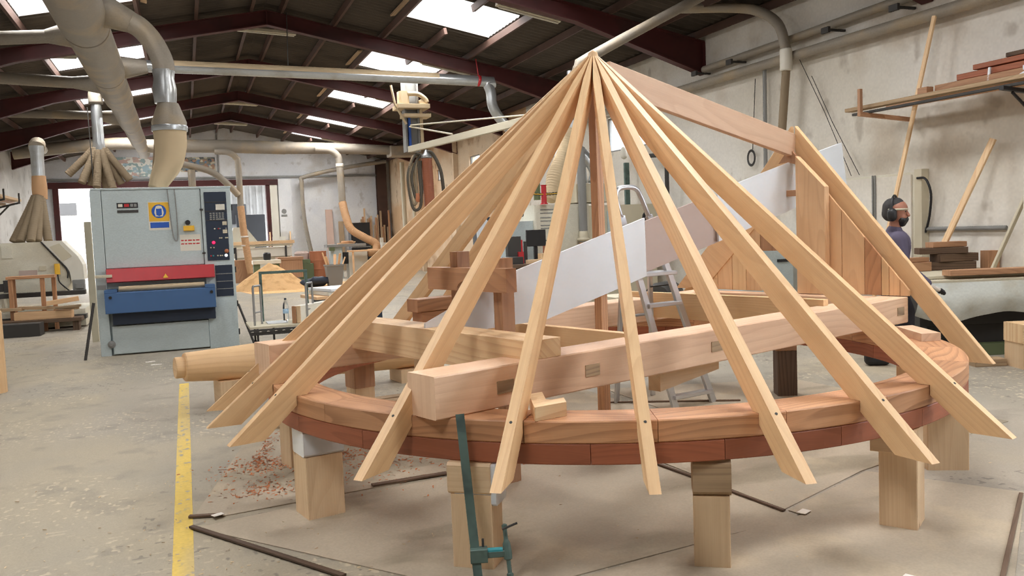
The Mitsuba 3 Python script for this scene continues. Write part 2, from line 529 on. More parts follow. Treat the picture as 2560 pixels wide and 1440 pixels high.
def truss(y):
    gs = []
    for s in (-1, 1):
        e = XR - XRIDGE - 0.01
        top = [(0, ZRIDGE - 0.15), (e, ZRIDGE - SL * e - 0.15)]
        bot = [(0, ZRIDGE - 0.42), (4.4, ZRIDGE - SL * 4.4 - 0.40), (e, ZRIDGE - SL * e - 0.70)]
        P = lambda q: np.array([XRIDGE + s * q[0], y, q[1]])
        poly = [(s * a, b) for a, b in top + bot[::-1]]
        gs.append(plate(poly, (XRIDGE, y + 0.006, 0), (1, 0, 0), (0, 0, 1), 0.012))
        for line in (top, bot):
            for a, b in zip(line[:-1], line[1:]):
                gs.append(beam(P(a), P(b), 0.17, 0.02, (0, 0, 1), 0))
        gs.append(beam(P(bot[-1]), P(top[-1]), 0.17, 0.02, (1, 0, 0), 0))
    gs.append(bx(XRIDGE - 0.012, XRIDGE + 0.012, y - .085, y + .085, ZRIDGE - .42, ZRIDGE - .15, 0))
    return joint(*gs)


for y in TRUSS_Y:
    part('ceiling', 'truss', truss(y), 'steel_red', 'dark red steel roof truss')

# rooflights: translucent sheets that pass the daylight on
scene['rooflight_sheet'] = {'type': 'twosided', 'bsdf': {'type': 'diffuse', 'reflectance': {'type': 'rgb', 'value': [0.7, 0.7, 0.68]}}}
for i, (a, b) in enumerate(SKY_Y):
    for s in (-1, 1):
        x0, x1 = XRIDGE + s * SKY_IN, XRIDGE + s * SKY_OUT
        v = np.array([(x0, a, roof_z(x0)), (x0, b, roof_z(x0)), (x1, b, roof_z(x1)), (x1, a, roof_z(x1))])
        f = np.array([(0, 1, 2), (0, 2, 3)]) if s > 0 else np.array([(0, 2, 1), (0, 3, 2)])
        n = np.cross(v[f[0][1]] - v[f[0][0]], v[f[0][2]] - v[f[0][0]])
        if n[2] > 0:
            f = f[:, ::-1]
        k = f'window_{2 * i + (s > 0) + 1}'
        put(k, (v, f), 'rooflight_sheet', False, emitter={'type': 'area', 'radiance': {'type': 'rgb', 'value': list(SKYLIGHT)}})
        tag(k, 'translucent roof sheet letting daylight in', kind='structure')

# side walls
ZE = roof_z(XR) + 0.02


def wall_x(name, x, y0, y1, holes, mat, out=1, z1=ZE):
    P = sbox(y0, 0, y1, z1)
    for h in holes:
        P = P.difference(sbox(h[0], h[2], h[1], h[3]))
    o = (x, 0, 0) if out > 0 else (x - 0.25, 0, 0)
    return struct(name, plate(P, o, (0, 1, 0), (0, 0, 1), 0.25), mat)


WIN = [(14.8, 16.5, 3.03, 3.76), (18.3, 19.5, 3.2, 3.74), (24.9, 25.95, 3.5, 3.84), (29.0, 29.7, 3.3, 3.7), (34.6, 34.95, 3.1, 3.7), (-2.2, 2.8, 2.2, 4.4)]
wall_x('wall_right', XR, YF, 21.0, WIN[:2] + WIN[5:], 'plaster_white')
wall_x('wall_right_far', XR, 21.0, YB, WIN[2:5], 'plaster_tan')
wall_x('wall_left', XL, YF, YB, [], 'plaster_grey', -1)
scene['window_glass'] = {'type': 'thindielectric'}
for i, (a, b, c, d) in enumerate(WIN):
    k = f'window_{30 + i}'
    put(k, joint(bx(XR + .06, XR + .12, a, b, c, c + .04), bx(XR + .06, XR + .12, a, b, d - .04, d), bx(XR + .06, XR + .12, a, a + .04, c, d),
                 bx(XR + .06, XR + .12, b - .04, b, c, d)), 'mat_grey')
    tag(k, 'small high window in the side wall', kind='structure')
    part(k, 'pane', (np.array([(XR + .09, a, c), (XR + .09, b, c), (XR + .09, b, d), (XR + .09, a, d)]), np.array([(0, 1, 2), (0, 2, 3)])), 'window_glass')

gable = [(XL - .25, 0), (XR + .25, 0), (XR + .25, roof_z(XR + .25)), (XRIDGE, ZRIDGE), (XL - .25, roof_z(XL - .25))]
DX0, DX1, DZ = -4.58, 3.46, 3.72
struct('wall_back', plate(Polygon(gable).difference(sbox(DX0, -1, DX1, DZ)), (0, YB + .25, 0), (1, 0, 0), (0, 0, 1), 0.25), 'paint_wall')
struct('wall_front', plate(Polygon(gable), (0, YF, 0), (1, 0, 0), (0, 0, 1), 0.25), 'mat_grey')
for z0, z1, d in ((0, 0.05, 0),):
    pass
struct('door_1', joint(bx(DX0 - .2, DX1 + .4, YB - .16, YB, DZ, DZ + .24), bx(DX0 - .06, DX0 + .14, YB - .12, YB + .02, 0, DZ), bx(DX1 - .16, DX1, YB - .1, YB + .25, 0, DZ)), 'steel_red', label='red steel frame of the wide rear doorway')
struct('trim_1', joint(bx(DX0 - .4, 8.0, YB - .07, YB, 4.02, 4.1)), 'mat_grey', label='grey conduit along the back wall')
struct('trim_2', bx(DX1, DX1 + .3, YB - .12, YB, 0, DZ), 'mat_offwhite', label='white painted pier beside the doorway')
struct('trim_3', bx(DX1 + .34, DX1 + .86, YB - .2, YB, 0, DZ + .24), 'paint_wall', label='white painted pier beside the doorway')
struct('trim_4', joint(bx(7.98, 8.4, YB - .3, YB - .28, 0, 4.72, 0), bx(7.98, 8.4, YB - .02, YB, 0, 4.72, 0), bx(8.18, 8.2, YB - .28, YB - .02, 0, 4.72, 0)), 'purlin', label='rusty steel column in the far corner')
struct('trim_5', joint(*[bx(XR - .16, XR, t - .08, t + .08, 0, roof_z(XR) - .3) for t in TRUSS_Y[6:]]), 'plaster_tan', label='wall piers of the far right wall')
struct('trim_6', bx(1.44, 1.5, YB - .05, YB, DZ + .3, 5.9), 'mat_grey', label='conduit rising up the back gable')
struct('trim_7', tube([(XR - .05, 6.9, 1.29), (XR - .05, 8.3, 1.29)], .026, 10), 'mat_grey', True, label='grey pipe along the right wall')

struct('trim_8', bx(.2, 6.8, 37.6, 43.2, 4.65, 4.8), 'mat_grey', label='canopy over the yard behind the doorway')
# yard behind the rear doorway
k = thing('white_building', 'white sunlit building with dark bands seen through the rear doorway', 'building')
part(k, 'facade', bx(-14, 9, 56, 58, -.26, 7.5), 'mat_offwhite')
for z0 in (1.1, 1.75, 2.4, 3.15):
    part(k, 'band', bx(-14, 9, 55.9, 56, z0, z0 + .12), 'mat_grey')
part(k, 'window', bx(-7.5, -5.8, 55.9, 56, 3.3, 4.0), 'mat_dark')
obj('corrugated_shed', joint(bx(.6, 6.5, 43.0, 43.3, -.26, 4.6), *[bx(.65 + i * .3, .75 + i * .3, 42.95, 43.0, -.26, 4.6, 0) for i in range(19)]), 'plaster_grey', 'grey sheeted shed wall behind the right half of the rear doorway', 'shed')
obj('dark_loader', joint(rbx(2.75, 41.2, .3, 2.6, 1.3, 1.2, 12), rbx(2.3, 40.9, 2.2, 3.1, .7, .6, -20), rbx(3.0, 41.2, -.2, .5, 1.2, 1.0, 0)), 'mat_black', 'black machine parked in the shade beyond the rear doorway', 'machine')

# ------------------------------------------------------------------ lamps (switched off)
def fluo(p0, p1, label):
    k = thing('fluorescent_fitting', label, 'light fitting', 'fluorescent fittings under the roof')
    p0, p1 = np.array(p0), np.array(p1)
    part(k, 'housing', beam(p0, p1, .13, .06), 'mat_beige')
    a, b = p0 + (p1 - p0) * .03, p0 + (p1 - p0) * .97
    part(k, 'tube', tube([a - [0, 0, .045], b - [0, 0, .045]], .02, 8), 'mat_offwhite', smooth=True)
    for q in (p0 + (p1 - p0) * .12, p0 + (p1 - p0) * .88):
        part(k, 'hanger', tube([q, (q[0], q[1], roof_z(q[0]) - .03)], .008, 5), 'mat_dark')


for i, (y, n) in enumerate(((13.25, 'first'), (18.05, 'second'), (22.85, 'third'), (27.65, 'fourth'), (32.45, 'fifth'))):
    if i:
        fluo((-2.62, y, 5.06), (-1.65, y, 5.06), f'unlit fluorescent fitting on the left slope, {n} row from the camera')
    if i != 2:
        fluo((1.2, y, 5.70), (2.38, y, 5.64), f'unlit fluorescent fitting under the ridge, {n} row from the camera')
    fluo((4.98, y, 5.16), (6.1, y, 4.94), f'unlit fluorescent fitting on the right slope, {n} row from the camera')

# ------------------------------------------------------------------ extraction ducts
k = thing('main_duct', 'thick dusty extraction main running the length of the hall under the roof', 'duct')
seg = [(5.5, 10.2, .34), (10.2, 13.6, .33), (13.6, 17.2, .31), (17.2, 20.4, .285), (20.4, 24.5, .25), (24.5, 29.0, .225), (29.0, 32.6, .19)]
for a, b, r in seg:
    part(k, 'duct_section', lathe([(r * .97, 0), (r + .018, .02), (r + .018, .07), (r, .09), (r, b - a - .1), (r * .96, b - a)], (-1.13, a, 4.62), 28, (0, 1, 0)), 'duct_dusty', smooth=35)
for y in (9, 14.9, 19.8, 26):
    part(k, 'hanger', tube([(-1.13, y, 4.85), (-1.13, y, roof_z(-1.13))], .012, 6), 'mat_dark')


def duct(label, pts, r, mat='duct_dusty', cone=None, n=8, sides=18):
    k = thing('branch_duct', label, 'duct')
    part(k, 'pipe', tube(pts, r, sides, n), mat, smooth=40)
    if cone:
        part(k, 'branch_cone', tube(cone[0], cone[1], sides), 'duct_dusty', smooth=40)
    return k


duct('dusty branch duct crossing the upper left corner towards the left wall', [(-5.0, 14.5, 4.46), (-2.34, 14.5, 4.58), (-1.72, 14.5, 4.63)], .10, n=0, cone=([(-1.74, 14.5, 4.63), (-1.3, 14.5, 4.68)], [.10, .22]))
duct('dusty branch duct to the left wall, second from the camera', [(-5.0, 19, 4.83), (-3.12, 19, 4.78), (-1.84, 19, 4.72)], .115, n=0, cone=([(-1.86, 19, 4.72), (-1.3, 19, 4.70)], [.115, .2]))
duct('dusty branch duct to the left wall, third from the camera', [(-5.0, 24, 4.82), (-4.0, 24, 4.80), (-1.95, 24, 4.76)], .105, n=0, cone=([(-1.97, 24, 4.76), (-1.3, 24, 4.70)], [.105, .2]))
k = duct('long dusty duct sloping down to the left wall beside the hose bundle', [(-1.3, 31, 4.80), (-1.9, 31, 4.80), (-3.2, 31, 4.70), (-4.9, 31, 4.50)], .2, n=0)
k = duct('long galvanised duct running to the right across the hall, dusty on top', [(-.55, 17.5, 4.80), (2.0, 17.5, 4.76), (6.1, 17.5, 4.68), (6.28, 17.5, 4.62), (6.36, 17.5, 4.45), (6.38, 17.5, 4.2), (6.48, 17.5, 3.98), (6.75, 17.6, 3.72), (7.2, 17.8, 3.4), (7.4, 17.9, 3.2)], .112, 'galvanised', n=4,
         cone=([(-1.2, 17.5, 4.72), (-.84, 17.5, 4.76), (-.45, 17.5, 4.79)], [.26, .2, .12]))
part(k, 'red_band', tube([(6.06, 17.5, 4.69), (6.12, 17.5, 4.68)], .12, 18), 'mat_red', smooth=True)
part(k, 'red_cord', tube([(6.1, 17.5, 4.75), (6.05, 17.5, roof_z(6.05) - .1)], .012, 6), 'mat_red')
part(k, 'dust_layer', joint(*[tube([(a, 17.5, 4.80 - (a + .55) * .0180 + .02), (a + .9, 17.5, 4.80 - (a + 1.45) * .0180 + .02)], .112, 16) for a in np.arange(-.2, 5.2, .9)]), 'mat_canvas', smooth=True)
part(k, 'hanger', tube([(2.12, 17.5, 4.8), (2.15, 17.5, roof_z(2.15) - .1)], .01, 6), 'mat_dark')

k = thing('sander_drop_duct', 'thick duct bending down from the main to the sander, with a pale canvas sleeve', 'duct')
part(k, 'branch_cone', tube([(-1.05, 13.0, 4.70), (-.78, 13.0, 4.66), (-.5, 13.0, 4.54)], [.26, .21, .15], 20), 'duct_dusty', smooth=40)
part(k, 'elbow', tube([(-.52, 13, 4.55), (-.38, 13, 4.46), (-.24, 13, 4.28), (-.14, 13, 4.05), (-.12, 13, 3.88)], .145, 20, 6), 'duct_dusty', smooth=40)
part(k, 'pipe', lathe([(.145, 0), (.15, .05), (.16, .2), (.135, .34), (.15, .46)], (-.13, 13, 3.44), 24), 'galvanised', smooth=40)
part(k, 'hood', lathe([(.23, 0), (.235, .1), (.14, .36)], (-.1, 13, 3.08), 20), 'duct_dusty', smooth=40)
part(k, 'clamp_band', lathe([(.236, 0), (.242, .01), (.242, .07), (.236, .08)], (-.1, 13, 3.05), 24), 'galvanised', smooth=40)
part(k, 'sleeve', tube([(-.1, 13, 3.06), (-.1, 12.98, 2.85), (-.14, 12.95, 2.62), (-.24, 12.92, 2.42), (-.33, 12.9, 2.24)], [.225, .215, .19, .15, .11], 18, 6), 'mat_canvas', 'pale canvas sleeve', smooth=True)
part(k, 'strap', beam((-.27, 13.0, 3.05), (-.36, 12.95, 2.35), .05, .01), 'mat_hose')

k = thing('far_cross_duct', 'dusty duct crossing the hall in front of the back wall', 'duct')
part(k, 'duct_section', tube([(-1.1, 31, 4.72), (1.6, 31, 4.70), (3.5, 31, 4.64)], .225, 20), 'duct_dusty', smooth=40)
part(k, 'duct_section', tube([(3.5, 31, 4.64), (5.2, 31, 4.62)], [.215, .2], 20), 'duct_dusty', smooth=40)
part(k, 'duct_section', tube([(5.2, 31, 4.62), (7.3, 31, 4.55)], [.2, .17], 20), 'duct_dusty', smooth=40)
part(k, 'filter_box', bx(7.2, 8.5, 30.6, 31.4, 4.3, 4.68, .03), 'duct_dusty')
part(k, 'drop_pipe', tube([(1.15, 30.7, 4.50), (1.55, 30.6, 4.46), (1.8, 30.6, 4.28), (1.86, 30.6, 4.0), (1.86, 30.6, 2.6)], .105, 14, 6), 'duct_dusty', smooth=40)
part(k, 'tan_hose', corrugated([(1.86, 30.6, 2.62), (1.9, 30.5, 1.8), (1.98, 30.4, .9), (2.05, 30.3, .3)], .12, .06, .05, 12), 'mat_hose_tan', 'tan hose', smooth=True)
for z in (1.55, 1.25):
    part(k, 'tape', lathe([(.128, 0), (.132, .03), (.128, .06)], (1.92, 30.46, z), 14), 'mat_tape', smooth=True)
part(k, 'diagonal_pipe', tube([(-.15, 30.2, 4.1), (.9, 30.3, 3.82), (1.45, 30.4, 3.4), (1.8, 30.5, 3.0)], .11, 12, 4), 'duct_dusty', smooth=40)
part(k, 'upright_pipe', tube([(.35, 30.2, 3.85), (.35, 30.2, 2.2)], .12, 14), 'duct_dusty', smooth=40)

k = thing('drop_hose', 'pipe dropping from the cross duct to a curved tan hose at the planer', 'hose')
part(k, 'pipe', tube([(4.5, 30.7, 4.55), (4.95, 30.6, 4.52), (5.22, 30.6, 4.34), (5.3, 30.6, 4.05), (5.33, 30.6, 2.62)], .125, 16, 6), 'duct_dusty', smooth=40)
part(k, 'joint_band', lathe([(.13, 0), (.14, .02), (.14, .1), (.13, .12)], (5.3, 30.6, 3.92), 16), 'mat_offwhite', smooth=True)
part(k, 'tan_hose', corrugated([(5.33, 30.6, 2.66), (5.38, 30.4, 2.2), (5.52, 30.2, 1.7), (5.95, 30.0, 1.38), (6.3, 29.9, 1.15), (6.25, 29.8, .88), (6.0, 29.8, .85)], .14, .06, .05, 12), 'mat_hose_tan', smooth=True)
duct('thin bent pipe rising to the right across the white back wall', [(5.0, 36.6, .6), (4.75, 36.6, 2.2), (4.72, 36.6, 3.75), (4.85, 36.6, 4.0), (6.5, 36.5, 4.35), (8.3, 36.4, 4.6)], .085, n=6, sides=10)

# hose bundles
def hose_fan(label, cx, cy, z0, ends, r, mat='mat_hose'):
    k = thing('hose_bundle', label, 'hose bundle')
    for i, e in enumerate(ends):
        t = i / max(1, len(ends) - 1)
        s = (cx + (e[0] - cx) * .16, cy + (e[1] - cy) * .16, z0)
        m = (cx + (e[0] - cx) * .5, cy + (e[1] - cy) * .5, z0 + (e[2] - z0) * .42)
        part(k, 'hose', corrugated([s, m, e], r, .05, .05, 10), mat, smooth=True)
    return k


k = hose_fan('grey hoses fanned out like a squid below a drop pipe left of the sander sleeve', -1.64, 21, 3.62,
             [(-2.3, 21, 3.06), (-2.02, 20.8, 2.86), (-1.86, 21.1, 2.82), (-1.72, 20.75, 2.76), (-1.55, 21.1, 2.74), (-1.4, 20.8, 2.72), (-1.24, 21.1, 2.84), (-1.06, 21, 2.92)], .085)
part(k, 'drop_pipe', lathe([(.1, 0), (.135, .06), (.12, .2), (.115, .9), (.1, 1.08)], (-1.64, 21, 3.55), 16), 'galvanised', smooth=40)
part(k, 'elbow_ball', tube([(-1.64, 21, 4.6), (-1.63, 21, 4.84), (-1.5, 21, 4.9), (-1.3, 21, 4.78)], .15, 14, 5), 'duct_dusty', smooth=True)
part(k, 'cord', tube([(-1.8, 20.8, 4.5), (-1.78, 20.8, 2.5)], .01, 5), 'mat_dark')
k = hose_fan('brown hoses spreading from a thick drop pipe onto the cream moulder', -2.62, 19.2, 2.5,
             [(-3.1, 18.9, 1.62), (-2.95, 18.7, 1.62), (-2.76, 18.6, 1.62), (-2.66, 18.75, 1.62), (-2.5, 18.9, 1.62)], .08, 'mat_hose')
part(k, 'drop_pipe', lathe([(.12, 0), (.12, .40), (.135, .6)], (-2.62, 19.2, 2.9), 18), 'galvanised', smooth=40)
part(k, 'sleeve', lathe([(.13, 0), (.14, .2), (.125, .46)], (-2.62, 19.2, 2.45), 18), 'mat_hose_tan', 'tan hose sleeve', smooth=40)
part(k, 'feed_pipe', tube([(-2.62, 19.2, 3.46), (-2.64, 19.5, 3.56), (-2.9, 21.5, 3.75), (-3.6, 27, 4.24), (-4.0, 30.6, 4.56)], .15, 14, 5), 'duct_dusty', smooth=True)

# right hand pipework
k = thing('wall_pipe', 'dusty grey pipe fixed along the upper right wall', 'pipe')
part(k, 'pipe', tube([(8.45, 19.5, 3.86), (8.45, 8.6, 3.84), (8.45, 5.0, 3.83)], .075, 12), 'duct_dusty', smooth=True)
part(k, 'pipe', tube([(8.48, 12.6, 4.08), (8.48, 10.4, 4.1), (8.48, 8.9, 4.13), (8.48, 5.0, 4.16)], .06, 12), 'duct_dusty', smooth=True)
for y in (12.6, 11.6, 9.4, 8.2):
    part(k, 'bracket', joint(bx(8.3, 8.6, y - .02, y + .02, 4.0, 4.03), bx(8.3, 8.34, y - .02, y + .12, 3.98, 4.06)), 'mat_dark')
obj('conduit_pipe', tube([(8.5, 11.0, 3.9), (8.5, 11.02, 2.2), (8.5, 11.02, 1.0)], .03, 8), 'mat_grey', 'thin grey conduit running straight down the white wall behind the ridge board', 'pipe', smooth=True)
k = thing('bent_downpipe', 'brown pipe bending down from the roof along the white wall', 'pipe')
part(k, 'elbow', tube([(7.4, 11.6, 4.80), (8.05, 11.1, 4.72), (8.25, 10.75, 4.58), (8.3, 10.42, 4.33), (8.3, 10.27, 4.0), (8.3, 10.25, 3.75)], .075, 14, 5), 'duct_dusty', smooth=True)
part(k, 'joint_band', lathe([(.08, 0), (.088, .02), (.088, .3), (.08, .32)], (8.3, 10.25, 3.62), 14), 'mat_offwhite', smooth=True)
part(k, 'pipe', tube([(8.3, 10.25, 3.65), (8.3, 10.37, 2.76), (8.3, 10.45, 1.8)], .06, 12), 'mat_hose', smooth=True)
obj('overhead_pipe', tube([(7.4, 11, 4.82), (7.22, 11, 4.74), (5.5, 11, 3.87), (5.34, 11, 3.74), (5.3, 11, 3.6), (5.3, 11, 3.0)], .075, 14, 3), 'duct_dusty', 'dusty pipe sloping down behind the peak of the rafters', 'pipe', smooth=True)
obj('wire_coil', joint(*[tube([(8.52, 11.4 + .1 * math.cos(t) * s, 2.47 + .13 * math.sin(t) * s) for t in np.linspace(0, 6.28, 20)], .008, 5) for s in (1, .8, .9)], tube([(8.52, 11.36, 2.6), (8.55, 11.3, 3.7)], .006, 5)), 'mat_dark', 'coil of thin wire hanging on the white wall', 'wire')
obj('hanging_lines', joint(tube([(8.5, 10.2, 3.78), (8.5, 9.7, 2.96), (8.5, 9.2, 2.03)], .006, 4), tube([(8.5, 9.95, 3.5), (8.5, 9.55, 2.8), (8.5, 9.05, 2.03)], .006, 4)), 'mat_dark', 'two thin slanting wires on the white wall', 'wire')
# ------------------------------------------------------------------ the windmill cap frame
C2 = np.array([2.602, 5.148])
U2 = nrm([.9493, .3144])
N2 = np.array([-U2[1], U2[0]])
U3, N3, Z3 = np.r_[U2, 0], np.r_[N2, 0], np.array([0, 0, 1.0])


def W(u, n, z):
    return np.r_[C2 + U2 * u + N2 * n, z]


R_OUT, R_IN, Z_BOT, Z_MID, Z_TOP = 2.194, 1.965, 0.48, 0.572, 0.67
k = thing('timber_ring', 'large round timber curb ring of red and honey segments resting on posts', 'timber ring')


def ring_seg(a0, a1, z0, z1, ri, ro, m=7):
    a = np.radians(np.linspace(a0, a1, m))
    g = .0012
    a[0] += g / ro; a[-1] -= g / ro
    ch = .005
    sec = [(ri, z0), (ro - ch, z0), (ro, z0 + ch), (ro, z1 - ch), (ro - ch, z1), (ri + ch, z1), (ri, z1 - ch)]
    _piece[0] += 1
    vo = 10.0 * _piece[0] + 5
    V, F, UV = [], [], []
    run = 0
    n = len(sec)
    for i in range(n):
        p, q = sec[i], sec[(i + 1) % n]
        w = math.hypot(q[0] - p[0], q[1] - p[1])
        for j in range(m - 1):
            b = len(V)
            for aa, s, rr in ((a[j], p, run), (a[j], q, run + w), (a[j + 1], q, run + w), (a[j + 1], p, run)):
                V.append((C2[0] + s[0] * math.cos(aa), C2[1] + s[0] * math.sin(aa), s[1]))
                mid = (a[0] + a[-1]) / 2          # the grain of a sawn segment runs straight, not round the curve
                UV.append((s[0] * math.sin(aa - mid) + 1, vo + s[1] - z0 + (s[0] * math.cos(aa - mid) - ri if abs(q[1] - p[1]) < .03 else 1.2 * (ro - s[0] * math.cos(aa - mid)))))
            F += [(b, b + 2, b + 1), (b, b + 3, b + 2)]
        run += w
    for aa, flip in ((a[0], 0), (a[-1], 1)):
        b = len(V)
        for s in sec:
            V.append((C2[0] + s[0] * math.cos(aa), C2[1] + s[0] * math.sin(aa), s[1])); UV.append((.05 * s[1], vo + s[0] - ri))
        for i in range(1, n - 1):
            F.append((b, b + i, b + i + 1) if flip else (b, b + i + 1, b + i))
    return np.array(V), np.array(F)[:, ::-1], np.array(UV)


for i in range(24):
    part(k, 'upper_segment', ring_seg(204 + 15 * i, 219 + 15 * i, Z_MID + .001, Z_TOP, R_IN, R_OUT), 'wood_ring')
for i in range(24):
    part(k, 'lower_segment', ring_seg(211.5 + 15 * i, 226.5 + 15 * i, Z_BOT, Z_MID, R_IN, R_OUT - .002), 'wood_red')

# rafters: profile in (r, z), mitred towards the king post
APEX, TIP_R, TIP_Z = 2.650, 2.56, .467
KS = (APEX - TIP_Z) / TIP_R


def rafter(a, w=.047, depth=.118, half=math.radians(5.2), r0=.045, tip=TIP_R, tail=True):
    vd = depth * math.hypot(1, KS)
    top = lambda r: APEX - KS * r
    und = lambda r: APEX - KS * r - vd
    rm = w / 2 / math.tan(half)
    tz = top(tip)
    prof = [(r0, top(r0)), (rm, top(rm)), (tip, tz)]
    if tail:
        prof += [(tip - vd / KS, tz), (R_OUT + .002, und(R_OUT + .002)), (R_OUT + .002, Z_TOP + .001), ((APEX - vd - Z_TOP - .001) / KS, Z_TOP + .001)]
    prof += [(rm, und(rm)), (r0, und(r0))]
    m = trimesh.creation.triangulate_polygon(Polygon(prof), engine='earcut')
    P, F = np.asarray(m[0]), np.asarray(m[1])
    hw = lambda r: min(w / 2, r * math.tan(half))
    ca, sa = math.cos(a), math.sin(a)

    def at(q, s):
        return (C2[0] + q[0] * ca - s * hw(q[0]) * sa, C2[1] + q[0] * sa + s * hw(q[0]) * ca, q[1])
    _piece[0] += 1
    vo = 10.0 * _piece[0] + 5
    sl = math.hypot(1, KS)
    uv = lambda q, o=0: (q[0] * sl, vo + (top(q[0]) - q[1]) / sl + o)
    V, G, UV = [], [], []
    for s in (-1, 1):
        b = len(V)
        V += [at(q, s) for q in P]; UV += [uv(q, .5 * (s > 0)) for q in P]
        for f in F:
            e = P[f]
            ccw = (e[1][0] - e[0][0]) * (e[2][1] - e[0][1]) - (e[1][1] - e[0][1]) * (e[2][0] - e[0][0]) > 0
            f = f if ccw == (s < 0) else f[::-1]
            G.append(tuple(b + f))
    prof = np.array(prof)
    if Polygon(prof).exterior.is_ccw:
        prof = prof[::-1]
    for i in range(len(prof)):
        p, q = prof[i], prof[(i + 1) % len(prof)]
        b = len(V)
        V += [at(p, 1), at(p, -1), at(q, -1), at(q, 1)]
        t0, t1 = uv(p), uv(q)
        UV += [(t0[0], vo - .2), (t0[0], vo - .2 + w), (t1[0], vo - .2 + w), (t1[0], vo - .2)]
        G += [(b, b + 1, b + 2), (b, b + 2, b + 3)]
    V = np.array(V)
    t = trimesh.Trimesh(V, np.array(G), process=False)
    G = np.array(G)
    if t.volume < 0:
        G = G[:, ::-1]
    return V, G, np.array(UV)


ORD = ['first', 'second', 'third', 'fourth', 'fifth', 'sixth', 'seventh', 'eighth', 'ninth']
ANG = [173.0, 184.37, 195.86, 219.13, 233.37, 247.29, 261.14, 274.95, 288.94]
TIPS = [TIP_R] * 9
for i, a in enumerate(ANG):
    kk = thing('rafter', f'pale sloping roof rafter, {ORD[i]} of the front row from the left', 'rafter', 'rafters of the conical roof frame')
    ra = math.radians(a)
    _put(kk, rafter(ra), 'wood_rafter', False)
    r = 2.30                                         # screw hole near the foot
    q = np.array([C2[0] + r * math.cos(ra), C2[1] + r * math.sin(ra), APEX - KS * r])
    nn = nrm([KS * math.cos(ra), KS * math.sin(ra), 1])
    part(kk, 'screw_hole', lathe([(.0065, -.004), (.0065, .0015)], q, 8, nn), 'mat_dark')
for a, n in ((116.0, 'left'), (105.2, 'right')):
    obj('rafter', rafter(math.radians(a)), 'wood_rafter', f'sloping rafter of the far side seen between the front rafters, {n} one of the pair', 'rafter', 'rafters of the conical roof frame')
obj('king_post', beam(np.r_[C2, 0], np.r_[C2, 2.44], .065, .065, U3), 'wood_ring', 'slim upright post carrying the peak of the rafters', 'post')
obj('peak_block', lathe([(.034, 0), (.043, .02), (.043, .13), (.03, .19), (.004, .205)], np.r_[C2, 2.45], 16), 'wood_rafter', 'small wooden boss at the very peak of the rafters', 'block')

# dormer: ridge, verge rafters
UG = 2.31
obj('ridge_board', beam(W(.12, 0, 2.50), W(UG + .02, 0, 2.10), .05, .19), 'wood_beam', 'pinkish ridge board running from the peak down to the gable at the right', 'board')


def verge(s):
    p0, p1 = W(UG + .05, 0.02 * s, 2.145), W(UG + .05, -1.475 * -s if s > 0 else -1.475, .40)
    return beam(p0, p1, .05, .15, U3 * 0 + Z3, c0=N3 * s, c1=N3 * s * 0 + Z3)


obj('verge_rafter', verge(-1), 'wood_rafter', 'long sloping verge rafter at the right of the gable, reaching down past the ring', 'rafter')
obj('verge_rafter', verge(1), 'wood_rafter', 'verge rafter at the far left of the gable, behind the white board', 'rafter')

# main beams
k = obj('main_beam', beam(W(-2.035, -.877, .7675), W(2.285, -.877, .7675), .222, .195, ch=.006), 'wood_beam', 'thick pale beam lying right across the ring in front, its square end at the left', 'beam')
for u in (-1.64, -1.07, -.05, 2.17):
    part(k, 'tenon_end', bx(-.05, .05, -.003, .003, -.03, .03, 0), 'wood_old', 'end grain of a through tenon')
    kk = list(scene)[-1]
    scene[kk]['to_world'] = T().translate(list(W(u, -.989, .765))).rotate([0, 0, 1], math.degrees(math.atan2(U2[1], U2[0])))
obj('main_beam', beam(W(-2.035, .877, .7675), W(2.285, .877, .7675), .222, .195, ch=.006), 'wood_beam', 'thick pale beam across the far side of the ring, its end showing left of the rafters', 'beam')


def notched(u0, u1, n0, n1, z0, z1, zn, lens):
    """cross beam lying on both main beams, lap-notched over them"""
    poly = [(n0, z1), (n1, z1), (n1, zn)]
    a, b = lens
    poly = [(n0, z1), (n0, zn), (-a, zn), (-a, z0), (a, z0), (a, zn), (n1, zn), (n1, z1)]
    return plate(poly, W(u1, 0, 0), N3, Z3, u1 - u0)


obj('cross_beam', notched(-1.68, -1.48, -.985, 1.03, .779, .958, .866, (.764, 0)), 'wood_pine', 'pale knotty cross beam lapped over both main beams at the left', 'beam')
obj('cross_joist', notched(-.66, -.60, -.80, .80, .70, .885, .866, (.762, 0)), 'wood_rafter', 'thin joist set on edge between the main beams, nearer the cross beam', 'joist')
obj('cross_joist', notched(1.33, 1.39, -.82, 1.1, .70, .91, .866, (.762, 0)), 'wood_rafter', 'thin joist set on edge between the main beams behind the ladder foot', 'joist')
obj('gable_sill', beam(W(2.16, -.76, .78), W(2.16, .76, .78), .18, .17), 'wood_beam', 'sill beam between the main beams below the gable boards', 'beam')

